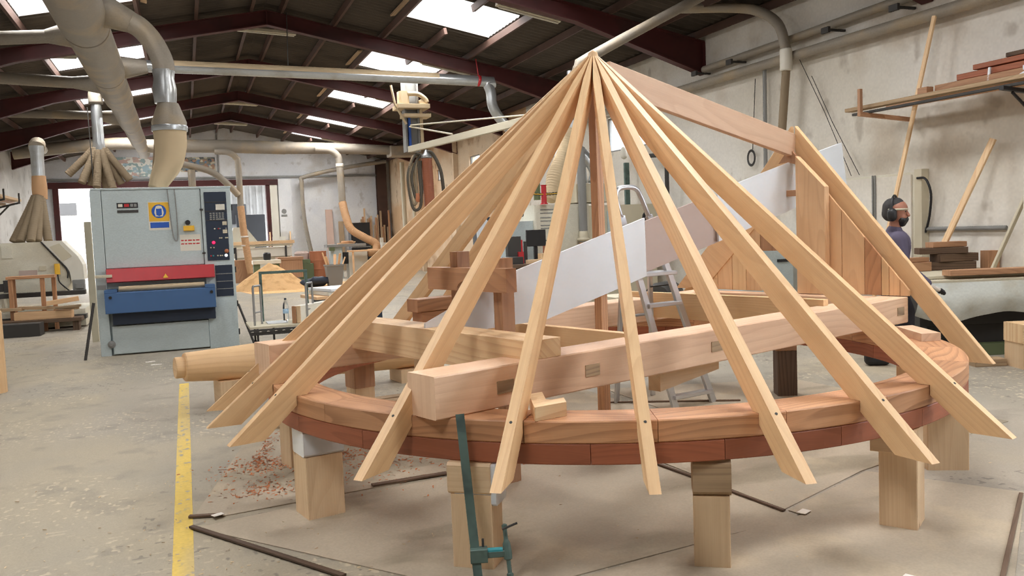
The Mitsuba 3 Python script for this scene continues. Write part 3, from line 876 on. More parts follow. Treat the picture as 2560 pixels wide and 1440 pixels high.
# tail frame
k = thing('bearing_frame', 'dark brown two-post frame with a hollowed crosspiece standing left of the rafters', 'frame')
part(k, 'post', beam(W(-.99, -.19, 0), W(-.99, -.19, 1.33), .1, .075, N3), 'wood_brown')
part(k, 'post', beam(W(-.99, .235, 0), W(-.99, .235, 1.37), .1, .075, N3), 'wood_brown')
hole = Polygon([(-.36, 1.14), (.43, 1.14), (.43, 1.276), (-.36, 1.276)]).difference(Polygon([(.03 + .09 * math.cos(t), 1.14 + .06 * math.sin(t)) for t in np.linspace(0, math.pi, 14)]).buffer(1e-6))
part(k, 'crosspiece', plate(hole, W(-1.03 - .075, 0, 0), N3, Z3, .075), 'wood_brown')
obj('short_timber', beam(W(-.94, .885, .998), W(-.15, .885, .998), .13, .088), 'wood_brown', 'short brown timber lying behind the left post of the bearing frame', 'timber')
obj('short_timber', beam(W(-.90, .89, .909), W(-.1, .89, .909), .12, .086), 'wood_brown', 'short brown timber under the one behind the bearing frame', 'timber')

# shaft boards
def upright_board(poly, n, th):
    return plate(poly, W(0, n, 0), U3, Z3, th)


obj('white_board', upright_board([(-1.46, .90), (-.55, .917), (.03, 1.044), (.405, 1.13), (.40, 1.537), (.01, 1.438), (-.79, 1.239), (-1.455, .985)], -.040, .016), 'mat_white', 'long white sheet rising to the right through the bearing frame behind the ladder', 'board')
obj('brown_panel', upright_board([(.50, 1.15), (1.347, 1.334), (1.313, 1.705), (.884, 1.602), (.505, 1.514)], .05, .016), 'mat_mauve', 'mauve brown panel between the two white sheets, behind the ladder', 'board')
obj('white_board', upright_board([(1.303, 1.336), (1.812, 1.451), (3.192, 1.771), (3.112, 2.15), (2.373, 1.982), (1.30, 1.724)], .016, .016), 'mat_white', 'white sheet at the upper right passing through the gable with a free end', 'board')

# gable boards
k = thing('gable_wall', 'gable of upright wooden boards closing the right side of the roof frame', 'gable')
uo = UG - .03
def gboard(n0, n1, mat, zb=.87, hole=True, u=uo, th=.024, g=.002, top=0.06):
    tz = lambda n: 2.14 - 1.167 * abs(n) - top
    pts = [(n0 + g, zb), (n1 - g, zb), (n1 - g, tz(n1)), (n0 + g, tz(n0))]
    if n0 < 0 < n1:
        pts.insert(3, (0, tz(0)))
    P = Polygon(pts)
    if hole:
        P = P.difference(Polygon([(.06 + .34 * math.cos(t), 1.62 + .34 * math.sin(t)) for t in np.linspace(0, 6.283, 33)[:-1]]))
    if P.geom_type != 'Polygon':
        P = max(P.geoms, key=lambda q: q.area)
    return plate(P, W(u, 0, 0), N3, Z3, th, math.pi / 2)


for n0, n1, mt in ((.30, .45, 'wood_plank'), (.45, .60, 'wood_rafter'), (.60, .76, 'wood_plank'), (.76, .92, 'wood_rafter'), (.92, 1.01, 'wood_plank')):
    part(k, 'board', gboard(n0, n1, mt), mt)
for n0, n1, mt in ((-1.0, -.93, 'wood_plank'), (-.93, -.845, 'wood_plank'), (-.845, -.785, 'wood_rafter'), (-.785, -.65, 'wood_ring'), (-.65, -.46, 'wood_plank'), (-.46, -.30, 'wood_plank')):
    part(k, 'board', gboard(n0, n1, mt), mt)
part(k, 'arch_board', gboard(-.30, .30, 'wood_brown', 1.22), 'wood_brown', 'reddish board with a round cut-out')
part(k, 'rail', beam(W(uo - .03, -.34, 1.70), W(uo - .03, .02, 1.70), .05, .05), 'wood_brown')
P = lambda n: 2.08 - 1.167 * abs(n)
obj('gable_post', plate([(-.36, .87), (-.105, .87), (-.105, 2.0), (-.36, 1.735)], W(UG - .11, 0, 0), N3, Z3, .07, math.pi / 2), 'wood_plank', 'thick pale upright plank with a sloping white top at the right of the gable opening', 'plank')
obj('gable_trim', plate([(.35, 1.42), (.85, .93), (1.12, .87), (1.24, .87), (.38, 1.75)], W(UG - .04, 0, 0), N3, Z3, .03, .6), 'wood_plank', 'sloping board along the left edge of the gable boards', 'board')
obj('curved_offcut', plate([(.10, 1.93), (.42, 1.52), (.56, 1.60), (.34, 1.96), (.16, 2.02)], W(UG + .12, 0, 0), N3, Z3, .03, .6), 'wood_brown', 'brown board end showing behind the ridge board above the white sheet', 'board')
obj('curb_board', plate([(4.375, 4.135), (4.507, 4.105), (4.675, 4.497), (4.545, 4.517)], (0, 0, Z_TOP + .001), (1, 0, 0), (0, 1, 0), .05, 1.2), 'wood_beam', 'flat pale board lying on the right side of the ring under the verge rafter', 'board')

# loose block on the ring
L = Polygon([(0, 0), (.17, 0), (.17, .10), (.10, .10), (.075, .125), (.075, .30), (0, .30)]).buffer(-.006).buffer(.006)
obj('elbow_block', plate(L, (1.352, 3.335, Z_TOP + .001), (.98, .2, 0), (.30, .95, 0), .07), 'wood_pine', 'L-shaped pale wooden block lying loose on the front of the ring', 'block')
obj('support_wedge', plate([(0, 0), (.55, .06), (.55, .13), (0, .13)], W(-.35, -.72, .52), U3, Z3, .09), 'wood_block', 'wedge of wood showing under the front main beam behind the ring', 'block')
obj('support_plank', beam(W(-.28, -.35, .59), W(.32, -.35, .63), .16, .09), 'wood_brown', 'plank end under the front main beam beside the ladder', 'plank')

# posts under the ring
def post(x, y, deg, h0, label, wx=.19, wy=.19, caps=((None, .2),), group='posts under the timber ring', mat='wood_block', hcap=None):
    k = thing('support_post', label, 'post', group)
    top = Z_BOT - .001
    zc = top - (hcap if hcap is not None else .14)
    part(k, 'post', rbx(x, y, 0, zc - .001, wx, wy, deg), mat)
    return k, zc, top


k, zc, top = post(.600, 4.630, 12, 0, 'front left pale post with a white-wrapped block on top, nearest the yellow line', .205, .205)
part(k, 'wrapped_block', rbx(.605, 4.628, zc, top, .22, .2, 10, .012), 'mat_plastic_clear', 'block wrapped in white plastic')
k, zc, top = post(.62, 5.72, 15, 0, 'pale post behind the front left one, partly hidden by the rafter feet', .18, .18, hcap=.03)
part(k, 'packing', rbx(.62, 5.72, zc, top, .19, .19, 15), 'wood_block')
k, zc, top = post(1.152, 3.575, -38, 0, 'front post behind the bar clamp, half wrapped in plastic', .19, .15)
part(k, 'packing_block', rbx(1.150, 3.58, zc, top, .2, .17, -38, .012), 'wood_block')
part(k, 'wrap', rbx(1.168, 3.562, zc - .05, top - .004, .194, .144, -38, .01), 'mat_plastic_clear', 'white plastic wrap')
k, zc, top = post(2.085, 3.12, -34, 0, 'front pale post under the middle of the ring, its top worn and greyish', .155, .155, hcap=.16)
part(k, 'packing_block', rbx(2.085, 3.12, zc, top, .162, .162, -30, .02), 'wood_old', 'worn greyish block')
k, zc, top = post(3.165, 3.115, -56, 0, 'pale post under the right front of the ring with a thin packing block', .17, .19, hcap=.11)
part(k, 'packing_block', rbx(3.14, 3.12, zc, top, .2, .2, -56), 'wood_block')
k, zc, top = post(4.10, 3.73, -28, 0, 'wide pale post under the far right front of the ring', .23, .2, hcap=.02)
part(k, 'packing', rbx(4.10, 3.73, zc, top, .22, .19, -28), 'wood_block')
k, zc, top = post(4.68, 5.86, -24, 0, 'dark weathered post with a red block below the right end of the main beam', .16, .16, mat='wood_dark', hcap=.09)
part(k, 'packing_block', rbx(4.67, 5.86, zc, top, .17, .17, -24), 'wood_brown')
k, zc, top = post(1.25, 6.80, 14, 0, 'pale post with a nailed brown block on top behind the left rafters', .17, .17, hcap=.2)
part(k, 'packing_block', rbx(1.25, 6.80, zc, top, .18, .18, 14), 'wood_brown', 'brown block with nail heads')
k, zc, top = post(1.92, 7.14, 14, 0, 'pale post at the back left of the ring, beside the brown-topped one', .2, .18, hcap=.02)
part(k, 'packing', rbx(1.92, 7.14, zc, top, .2, .18, 14), 'wood_block')
k, zc, top = post(5.15, 4.9, 20, 0, 'brown post under the ring close to the worker’s boot', .3, .2, hcap=.02, mat='wood_plank')
part(k, 'packing', rbx(5.2, 4.9, zc, top, .28, .2, 20), 'wood_plank')
k, zc, top = post(3.2, 7.16, 8, 0, 'pale post at the far back of the ring seen through the ladder', .2, .18, hcap=.02)
part(k, 'packing', rbx(3.2, 7.16, zc, top, .2, .18, 8), 'wood_block')

# turned shaft
k = thing('turned_shaft', 'tapering turned wooden shaft with a stepped round end lying on the floor behind the ring', 'shaft')
a0, a1 = np.array([-.15, 8.0, .395]), np.array([2.6, 8.55, .31])
ax = nrm(a1 - a0)
part_turned(k, 'shaft', turned([(.118, 0), (.128, .012), (.165, .60), (.19, 1.1), (.2, 1.7), (.2, 2.7)], a0 + ax * .075, ax), 'wood_rafter')
part_turned(k, 'tenon', turned([(.09, 0), (.094, .008), (.094, .08)], a0, ax), 'wood_rafter')
for i, (t, n) in enumerate(((.45, 'nearer the stepped end'), (2.2, 'further right'))):
    q = a0 + ax * t
    obj('shaft_block', rbx(q[0], q[1], 0, q[2] - (.14 if i == 0 else .195), .2, .3, 10), 'wood_block', f'low block under the turned shaft, {n}', 'block', 'blocks under the turned shaft')
for i in range(4):
    obj('floor_plank', rotz(bx(-1.0, 1.0, -.06, .06, 0, .035), 6 + i, (1.55 + i * .05, 7.0 + .0 + i * .17 - .25 * (i > 2) * 0), 0.001), 'wood_old', f'grey plank lying on the floor behind the ring, {ORD[i]} from the camera', 'plank', 'planks on the floor behind the ring')

# step ladder
k = thing('step_ladder', 'paint-spattered aluminium step ladder standing inside the ring', 'ladder')
st0, st1 = [(3.59, 5.84, 0), (3.16, 5.86, 1.56)], [(4.0, 5.92, 0), (3.45, 5.94, 1.56)]
part(k, 'stile', beam(*st0, .03, .065, U3), 'aluminium')
part(k, 'stile', beam(*st1, .03, .065, U3), 'aluminium')
part(k, 'hoop', tube([(3.16, 5.86, 1.55), (3.12, 5.86, 1.70), (3.15, 5.87, 1.77), (3.25, 5.9, 1.785), (3.33, 5.92, 1.77), (3.385, 5.935, 1.70), (3.45, 5.94, 1.55)], .02, 12, 6), 'aluminium', smooth=True)
at = lambda q, z: np.array(q[0]) + (np.array(q[1]) - np.array(q[0])) * z / 1.56
for z in (.10, .35, .60, .85, 1.10):
    part(k, 'tread', beam(at(st0, z), at(st1, z), .08 if z < 1 else .2, .03), 'aluminium')
part(k, 'rear_leg', beam((3.30, 6.30, 0), (3.20, 5.92, 1.25), .025, .045, U3), 'aluminium')
part(k, 'rear_leg', beam((3.72, 6.42, 0), (3.48, 6.0, 1.25), .025, .045, U3), 'aluminium')
for z in (.3, .75):
    t = z / 1.25
    part(k, 'brace', tube([(3.30 - .1 * t, 6.30 - .38 * t, z), (3.72 - .24 * t, 6.42 - .42 * t, z)], .011, 8), 'mat_steel', smooth=True)
part(k, 'hinge_strap', beam(at(st1, 1.0), (3.53, 6.08, .98), .02, .01), 'mat_dark')

# bar clamp
k = thing('bar_clamp', 'long green steel bar clamp standing upright in front of the ring', 'clamp')
cb = np.array([1.060, 3.31, .03]); ct = np.array([1.068, 3.50, .705])
cx = nrm([.96, -.28, 0])
part(k, 'bar', beam(cb, ct, .038, .010, np.cross(cx, nrm(ct - cb))), 'steel_green')
at = lambda t: cb + (ct - cb) * t
part(k, 'sliding_jaw', joint(beam(at(.155) - cx * .022, at(.155) + cx * .05, .045, .06, Z3), beam(at(.155) + cx * .045, at(.155) + cx * .125, .022, .03, Z3)), 'steel_green')
part(k, 'blue_web', beam(at(.165) + cx * .05, at(.165) + cx * .115, .024, .034, Z3), 'mat_teal', 'worn blue paint on the jaw')
sc = at(.155) + cx * .135
part(k, 'screw', lathe([(.009, -.10), (.014, -.095), (.014, -.085), (.009, -.08), (.009, -.03), (.017, -.025), (.019, .0), (.016, .04), (.011, .05), (.009, .06), (.009, .095), (.012, .1), (.012, .115), (.004, .12)], sc, 14, ct - cb), 'steel_green', smooth=40)
part(k, 'tommy_bar', tube([sc + np.array([-.02, 0, .105]), sc + np.array([.045, -.01, .125])], .005, 8), 'mat_dark')
part(k, 'pin', tube([at(.2) + cx * .035, at(.2) + cx * .035 + np.array([0, 0, .035])], .005, 6), 'mat_dark')

# hardboard sheets on the floor
def sheet(pts, z, label, mat='hardboard', th=.004):
    return obj('floor_sheet', plate(pts, (0, 0, z), (1, 0, 0), (0, 1, 0), th), mat, label, 'floor sheet', 'hardboard sheets under the ring')


sheet([(-.05, 4.86), (.10, 4.815), (1.40, 4.985), (3.45, 5.25), (3.3, 7.35), (.50, 7.30)], .001, 'hardboard sheet at the back left strewn with red shavings')
sheet([(-.04, 4.68), (1.10, 3.20), (2.78, 3.40), (2.66, 4.55), (2.3, 4.95), (1.42, 4.93), (.5, 4.80)], .001, 'hardboard sheet at the front left with the dark strip along its near edge')
sheet([(2.70, 4.6), (2.79, 3.52), (3.62, 3.86), (5.35, 4.3), (5.2, 6.4), (3.5, 6.9), (3.5, 5.2)], .001, 'hardboard sheet under the right half of the ring')
sheet([(1.12, 3.16), (1.35, 2.2), (3.06, 2.35), (2.86, 3.42)], .002, 'hardboard sheet at the front edge of the picture')
sheet([(2.80, 3.50), (3.02, 2.40), (4.05, 3.16), (3.63, 3.84)], .002, 'hardboard sheet at the lower right corner')
for p, q, w, n in (((-.06, 4.69), (.56, 3.68), .03, 'at the left corner of the front sheet'), ((-.07, 4.872), (.10, 4.818), .03, 'short one beside the yellow line'), ((.95, 4.955), (1.42, 4.985), .045, 'left of the front post'),
                   ((2.645, 4.55), (2.765, 3.49), .022, 'running away between the sheets on the right'), ((2.99, 2.43), (4.0, 3.14), .02, 'along the lower right edge'), ((3.2, 6.35), (4.2, 5.83), .025, 'behind the ladder feet')):
    obj('floor_strip', beam((*p, .012), (*q, .012), w, .011, ch=.002), 'wood_dark', f'thin dark strip lying on the floor, {n}', 'strip', 'dark strips at the sheet edges')
for x, y, s, n in ((.075, 4.80, .06, 'by the yellow line'), (2.84, 3.43, .07, 'where the right sheets meet'), (2.66, 2.58, .11, 'at the bottom right'), (4.28, 4.05, .07, 'right of the right post')):
    obj('tape_piece', rotz(bx(-s / 2, s / 2, -s / 3, s / 3, 0, .003, 0), 25, (x, y), .0105 if n != 'by the yellow line' else .019), 'mat_tape', f'scrap of white tape on the floor sheets {n}', 'tape')
E2 = np.random.default_rng(5)


def flakes(n, cx, cy, sx, sy, rot, size, z=.0055):
    V, F = [], []
    for i in range(n):
        a, l, w = E2.uniform(0, 6.28), size * E2.uniform(.5, 1.6), size * .35
        px, py = E2.normal(0, sx), E2.normal(0, sy)
        c, s = math.cos(rot), math.sin(rot)
        px, py = cx + px * c - py * s, cy + px * s + py * c
        d, e = np.array([math.cos(a), math.sin(a)]) * l, np.array([-math.sin(a), math.cos(a)]) * w
        h = E2.uniform(.001, .008)
        o = len(V)
        for q, zz in ((-d - e, 0), (d - e, h * .4), (d + e, h), (-d + e, h * .7)):
            V.append((px + q[0], py + q[1], z + zz))
        F += [(o, o + 1, o + 2), (o, o + 2, o + 3)]
    return np.array(V), np.array(F)


obj('wood_shavings', joint(flakes(900, .62, 5.75, .25, .12, 0, .0075), flakes(260, .42, 6.1, .30, .03, 1.35, .0065), flakes(500, 1.0, 5.45, .32, .25, 0, .008), flakes(200, .35, 5.2, .1, .12, 1.3, .008)), bsdf('shaving', S(178, 112, 72), .8), 'reddish wood shavings scattered on the sheet behind the left post', 'wood shavings', kind='stuff')
obj('pale_chips', flakes(600, .6, 4.0, 1.2, 1.1, 0, .007, .0015), 'mat_canvas', 'small pale wood chips scattered over the concrete at the left front', 'wood chips', kind='stuff')


def line_fn(p, n, uv):
    y, g = C3(S(208, 178, 86)), _c[0]
    w = smoothstep(.60, .80, fbm(p.x * 26, p.y * 17, 3, 4)) * .85 + smoothstep(.5, .8, noise(p.x * 3 + 9, p.y * 1.2)) * .4
    return mix(y, g, dr.minimum(w, 1.0)) * (.94 + .12 * noise(p.x * 90, p.y * 90))


bsdf('line_paint', mikit.proc(line_fn), .6)
obj('floor_line', bx(-.147, -.052, 2.0, 9.6, .0002, .0014, 0), 'line_paint', 'worn yellow line painted on the concrete floor', 'floor marking')
# ------------------------------------------------------------------ wide belt sander
k = thing('belt_sander', 'tall pale grey wide-belt sanding machine with red hood and blue infeed table', 'sanding machine')
YS = 12.6
part(k, 'body', bx(-1.12, .64, YS + .06, YS + 1.5, .0, 2.2, .012), 'machine_grey')
part(k, 'front_panel', bx(-1.0, .235, YS, YS + .058, 1.175, 2.22, .006), 'machine_grey')
part(k, 'side_column', bx(-1.14, -1.008, YS - .01, YS + .058, .0, 2.22, .006), 'machine_grey')
part(k, 'control_column', bx(.243, .635, YS - .02, YS + .058, .0, 2.22, .006), 'machine_grey')
part(k, 'top_cover', bx(-1.13, .645, YS - .01, YS + 1.5, 2.221, 2.25, .008), 'machine_grey')
part(k, 'red_hood', plate([(-.0, .98), (-.14, 1.0), (-.10, 1.17), (0, 1.172)], (-1.0, YS, 0), (0, 1, 0), (0, 0, 1), 1.36), 'mat_red', 'red hood')
part(k, 'feed_roller', tube([(-.86, YS - .12, .905), (.22, YS - .12, .905)], .032, 16), 'mat_canvas', 'pale feed belt', smooth=40)
part(k, 'feed_table', joint(bx(-1.03, .35, YS - .26, YS, .585, .86, .008), bx(-1.03, -.88, YS - .26, YS, .86, .90), bx(.22, .35, YS - .26, YS, .86, .90)), 'mat_blue', 'blue infeed table')
part(k, 'lower_apron', bx(-.96, .34, YS - .12, YS + .02, .42, .583), 'mat_navy', 'dark navy apron')
part(k, 'plinth', bx(-.98, .24, YS - .04, YS + .05, 0.02, .40), 'machine_grey')
for x in (-.96, .3):
    part(k, 'adjuster', lathe([(.02, 0), (.02, .02)], (x, YS - .26, .80), 10, (0, -1, 0)), 'mat_black', smooth=40)
part(k, 'nameplate', rotz(bx(-.13, .13, -.004, .004, -.035, .035, .003), 0, (-.69, YS - .005), 2.015), 'mat_black', 'black nameplate')
part(k, 'nameplate', rotz(bx(-.13, .13, -.004, .004, -.018, .018, .003), 0, (-.69, YS - .005), 1.935), 'mat_dark', 'dark plate')
kk = [x for x in scene if x.startswith(k + '__nameplate')][0]
for x0, x1, m in ((-.115, -.06, 'mat_offwhite'), (-.04, .02, 'mat_red'), (.035, .07, 'mat_grey'), (.08, .115, 'mat_grey')):
    part(kk, 'letter_block', bx(-.69 + x0, -.69 + x1, YS - .012, YS - .009, 1.995, 2.035, 0), m)
part(k, 'safety_sign', bx(-.44, -.165, YS - .004, YS, 1.67, 2.055, 0), 'mat_offwhite', 'yellow and blue breathing mask sign')
kk = k + '__safety_sign'
part(kk, 'yellow_field', bx(-.43, -.175, YS - .007, YS - .0045, 1.79, 2.045, 0), 'mat_yellow')
part(kk, 'blue_disc', lathe([(.092, 0), (.092, .003)], (-.302, YS - .0075, 1.925), 28, (0, -1, 0)), 'mat_signblue')
hd = Polygon([(-.05, .03), (-.035, .07), (0, .08), (.035, .07), (.05, .03), (.06, -.02), (.045, -.07), (-.045, -.07), (-.06, -.02)])
part(kk, 'head_symbol', plate(hd, (-.302, YS - .011, 1.925), (1, 0, 0), (0, 0, 1), .002), 'mat_offwhite')
part(kk, 'mask_symbol', plate([(-.036, .035), (.036, .035), (.034, -.05), (0, -.066), (-.034, -.05)], (-.302, YS - .0135, 1.925), (1, 0, 0), (0, 0, 1), .002), 'mat_signblue')
part(kk, 'blue_strip', bx(-.42, -.185, YS - .007, YS - .0045, 1.70, 1.775, 0), 'mat_signblue')
part(k, 'paper_notice', bx(-.06, .21, YS - .003, YS, 1.37, 1.595, 0), 'mat_offwhite', 'white paper notice with two red lines')
kk = k + '__paper_notice'
for z in (1.515, 1.468):
    x = -.045
    for w in (.035, .03, .05, .03, .045):
        part(kk, 'red_print', bx(x, x + w, YS - .0045, YS - .0032, z - .008, z + .008, 0), 'mat_red')
        x += w + .012
part(k, 'yellow_box', bx(-.005, .135, YS - .05, YS, 1.645, 1.715), 'mat_yellow', 'yellow switch box')
part(k, 'black_knob', lathe([(.03, 0), (.034, .03), (.028, .045)], (.055, YS, 1.76), 16, (0, -1, 0)), 'mat_black', smooth=40)
part(k, 'cable_loop', tube([(-.18, YS - .015, 2.22), (-.165, YS - .02, 1.9), (-.145, YS - .02, 1.62), (-.115, YS - .02, 1.52), (-.085, YS - .02, 1.56), (-.08, YS - .02, 1.9), (-.09, YS - .015, 2.22)], .007, 6, 6), 'mat_grey', 'grey cable hanging in a loop', smooth=True)
part(k, 'warning_label', plate([(-.035, 0), (.035, 0), (0, .06)], (-.27, YS - .146, 1.02), (1, 0, 0), (0, .24, .97), .003), 'mat_yellow', 'small yellow triangle')
part(k, 'control_panel', bx(.285, .575, YS - .03, YS - .021, 1.22, 2.17, .003), 'mat_navy', 'dark control panel with labels and buttons')
kp = k + '__control_panel'
for z in (2.03, 1.905, 1.78):
    part(kp, 'rail', bx(.285, .575, YS - .036, YS - .0305, z - .006, z + .006, 0), 'mat_dark')
part(kp, 'label_plate', bx(.43, .55, YS - .036, YS - .0305, 1.92, 2.0, 0), 'mat_offwhite')
for i in range(5):
    for j in range(4):
        if j == 3 and i >= 2:
            continue
        part(kp, 'key', bx(.345 + i * .04, .373 + i * .04, YS - .037, YS - .0305, 1.865 - j * .027, 1.884 - j * .027, .002), 'mat_grey')
part(kp, 'key', bx(.425, .535, YS - .037, YS - .0305, 1.784, 1.803, .002), 'mat_grey')
for z in (1.73, 1.615):
    part(kp, 'display', bx(.505, .565, YS - .036, YS - .0305, z - .022, z + .03, 0), 'mat_beige')
scene['led_red'] = {'type': 'diffuse', 'reflectance': {'type': 'rgb', 'value': [.8, .03, .1]}}
put(k + '__red_lamp', lathe([(.028, 0), (.02, .012)], (.375, YS - .031, 1.47), 14, (0, -1, 0)), 'led_red', True, emitter={'type': 'area', 'radiance': {'type': 'rgb', 'value': [1.6, .05, .2]}})
tag(k + '__red_lamp', 'lit red lamp')
put(k + '__white_lamp', lathe([(.024, 0), (.018, .012)], (.53, YS - .031, 1.285), 14, (0, -1, 0)), 'mat_offwhite', True, emitter={'type': 'area', 'radiance': {'type': 'rgb', 'value': [1.6, 1.8, 2.0]}})
tag(k + '__white_lamp', 'lit white lamp')
part(kp, 'stop_button', lathe([(.03, 0), (.03, .008), (.02, .01), (.024, .03), (.012, .036)], (.54, YS - .031, 1.345), 16, (0, -1, 0)), 'mat_orange', 'orange stop button', smooth=40)
for x, z, m in ((.40, 1.66, 'mat_offwhite'), (.45, 1.66, 'mat_red'), (.47, 1.66, 'mat_grey'), (.55, 1.66, 'mat_grey'), (.46, 1.53, 'mat_beige'), (.485, 1.53, 'mat_beige'), (.54, 1.53, 'mat_beige'), (.56, 1.53, 'mat_beige'),
                (.33, 1.285, 'mat_red'), (.36, 1.285, 'mat_teal'), (.42, 1.285, 'mat_beige'), (.455, 1.285, 'mat_beige'), (.48, 1.285, 'mat_beige'), (.335, 1.40, 'mat_beige'), (.375, 1.40, 'mat_beige')):
    part(kp, 'button', lathe([(.011, 0), (.011, .008), (.007, .012)], (x, YS - .03, z), 10, (0, -1, 0)), m, smooth=40)
part(k, 'vent_panel', bx(.375, .60, YS - .03, YS - .021, .715, 1.15, .003), 'mat_navy', 'dark panel in four fields')
for z in (.82, .925, 1.03):
    part(k + '__vent_panel', 'rail', bx(.375, .60, YS - .036, YS - .0305, z - .005, z + .005, 0), 'mat_grey')
for z in (1.95, 1.34, 1.08, .60, .2):
    part(k, 'hinge', bx(.636, .652, YS - .01, YS + .02, z - .04, z + .04), 'mat_black')
for z in (1.93, 1.33):
    part(k, 'latch', bx(.22, .262, YS - .035, YS - .02, z - .012, z + .012), 'mat_dark')
part(k, 'side_door', bx(-1.225, -1.165, 13.5, 13.53, .1, 2.0), 'mat_white', 'white side door standing open')
part(k, 'stop_bar', joint(bx(-1.13, -.93, YS - .16, YS - .12, 1.06, 1.10), bx(-1.085, -1.035, YS - .18, YS - .16, 1.062, 1.095)), 'mat_beige')
part(k, 'scale_plate', bx(-1.13, -1.02, YS - .02, YS - .011, .90, .96, 0), 'mat_grey')
part(k, 'foot', lathe([(.045, 0), (.05, .03), (.02, .04), (.02, .08)], (-1.0, YS - .03, .16), 14, (0, -1, 0)), 'mat_grey', smooth=40)
obj('side_panel', bx(-1.43, -1.335, 14.6, 14.7, 0, 1.86), 'mat_beige', 'beige cabinet side standing just left of the sander', 'cabinet')
obj('leaning_bar', beam((-1.31, 12.35, 0), (-1.17, 12.42, .74), .03, .03), 'mat_dark', 'dark steel bar leaning against the left edge of the sander', 'bar')
obj('leaning_bar', beam((.83, 12.3, 0), (.645, 12.45, .60), .025, .025), 'mat_dark', 'dark steel bar leaning against the right edge of the sander', 'bar')
for x, y, d, w in ((-.5, 11.62, 20, 'far left one of three'), (-.42, 11.3, -10, 'near left one of three'), (.0, 11.5, 50, 'right one of three')):
    obj('paper_scrap', rotz(bx(-.06, .06, -.03, .03, 0, .004, 0), d, (x, y), .0005), 'mat_tape', f'small white paper scrap on the floor before the sander, {w}', 'paper', 'paper scraps before the sander')

# ------------------------------------------------------------------ cream moulder at the left
k = thing('moulder', 'large cream woodworking moulder with white curved guard at the left edge', 'woodworking machine')
prof = [(-5.0, .62), (-5.0, 1.60), (-2.52, 1.60), (-2.1, 1.02), (-2.06, .80), (-2.2, .62)]
part(k, 'body', plate(prof, (0, 19.4, 0), (1, 0, 0), (0, 0, 1), 1.4), 'machine_cream')
part(k, 'guard', plate([(-2.50, 1.615), (-2.16, 1.61), (-1.90, 1.30), (-1.83, 1.14), (-1.82, .86), (-2.04, .84), (-2.06, 1.02), (-2.10, 1.10)], (0, 18.6, 0), (1, 0, 0), (0, 0, 1), .62), 'mat_offwhite', 'white curved guard')
part(k + '__guard', 'window', plate([(-2.37, 1.50), (-2.2, 1.56), (-2.0, 1.31), (-2.16, 1.22)], (0, 17.979, 0), (1, 0, 0), (0, 0, 1), .008), 'mat_beige')
part(k, 'seal', tube([(-2.50, 17.97, 1.60), (-2.12, 17.97, 1.11), (-2.09, 17.97, 1.0), (-2.1, 17.97, .9)], .013, 6), 'mat_black', smooth=True)
part(k, 'pendant', joint(rbx(-2.26, 17.94, .98, 1.18, .09, .06, 0, .02)), 'mat_yellow', 'yellow hanging control pendant')
part(k, 'pendant_cable', tube([(-2.26, 17.94, .98), (-2.24, 17.94, .84), (-2.14, 17.94, .72), (-2.06, 17.95, .64)], .012, 6, 4), 'mat_black', smooth=True)
part(k, 'opening', bx(-2.9, -2.6, 17.985, 18.01, .93, 1.08, 0), 'mat_mauve')
part(k, 'switch', bx(-2.56, -2.45, 17.98, 18.0, 1.06, 1.15), 'mat_beige')
part(k, 'hatch', bx(-3.16, -2.98, 17.98, 18.0, 1.32, 1.54), 'machine_cream')
part(k, 'spindle_unit', joint(bx(-2.02, -1.82, 17.9, 18.1, .66, .86), bx(-1.96, -1.84, 17.86, 17.9, .7, .8)), 'mat_grey')
part(k, 'rail', bx(-4.6, -1.78, 17.55, 17.75, .60, .68), 'mat_dark', 'dark work rail')
part(k, 'lower_beam', bx(-4.6, -1.78, 17.4, 17.7, .16, .24), 'mat_dark')
part(k, 'base', bx(-4.6, -1.8, 17.55, 19.2, .02, .34, .01), 'machine_cream')
part(k, 'leg', bx(-4.2, -3.15, 17.6, 19.0, .34, .60), 'machine_cream')
part(k, 'lever', tube([(-3.35, 17.8, 1.12), (-3.18, 17.7, .84)], .018, 8), 'mat_dark')
part(k, 'lever_block', joint(rbx(-3.2, 17.75, .72, .86, .22, .12, 20), rbx(-3.08, 17.75, .70, .92, .08, .1, 0)), 'mat_dark')
k = thing('wooden_stand', 'small open wooden stand in front of the moulder', 'stand')
part(k, 'top', bx(-2.98, -2.22, 17.15, 17.5, .95, 1.0), 'wood_ring')
for x, y in ((-2.92, 17.2), (-2.42, 17.2), (-2.92, 17.45), (-2.27, 17.45)):
    part(k, 'leg', bx(x - .035, x + .035, y - .03, y + .03, .0, .949), 'wood_ring')
for i, (p, q, w, h) in enumerate((((-2.86, 17.1, .30), (-1.95, 17.0, .30), .2, .14), ((-2.8, 17.2, .44), (-1.85, 16.9, .40), .12, .05), ((-2.35, 17.0, .50), (-1.84, 17.05, .56), .1, .08), ((-2.2, 16.9, .42), (-1.8, 16.9, .44), .16, .04), ((-3.2, 17.2, .42), (-2.75, 17.15, .42), .14, .05))):
    obj('offcut', beam(p, q, w, h), 'wood_plank' if i in (0, 2) else 'wood_old', ['thick honey offcut on the moulder rail', 'long thin plank over the moulder rail', 'tilted pale offcut on the moulder rail', 'flat board end at the right of the moulder rail', 'short offcut at the left of the moulder rail'][i], 'offcut')
obj('offcut_shelf', joint(bx(-3.3, -1.8, 16.85, 17.3, .17, .229), bx(-3.2, -3.1, 16.9, 17.2, 0, .17), bx(-1.95, -1.85, 16.9, 17.2, 0, .17)), 'wood_dark', 'low shelf of dark timber in front of the moulder carrying offcuts', 'shelf')
obj('dark_box', rbx(-2.68, 17.15 - .7, 0, .22, .62, .35, -3), 'mat_dark', 'dark grey box on the floor in front of the moulder', 'box')
k = thing('wooden_post', 'round wooden post cut by the left edge of the picture', 'post')
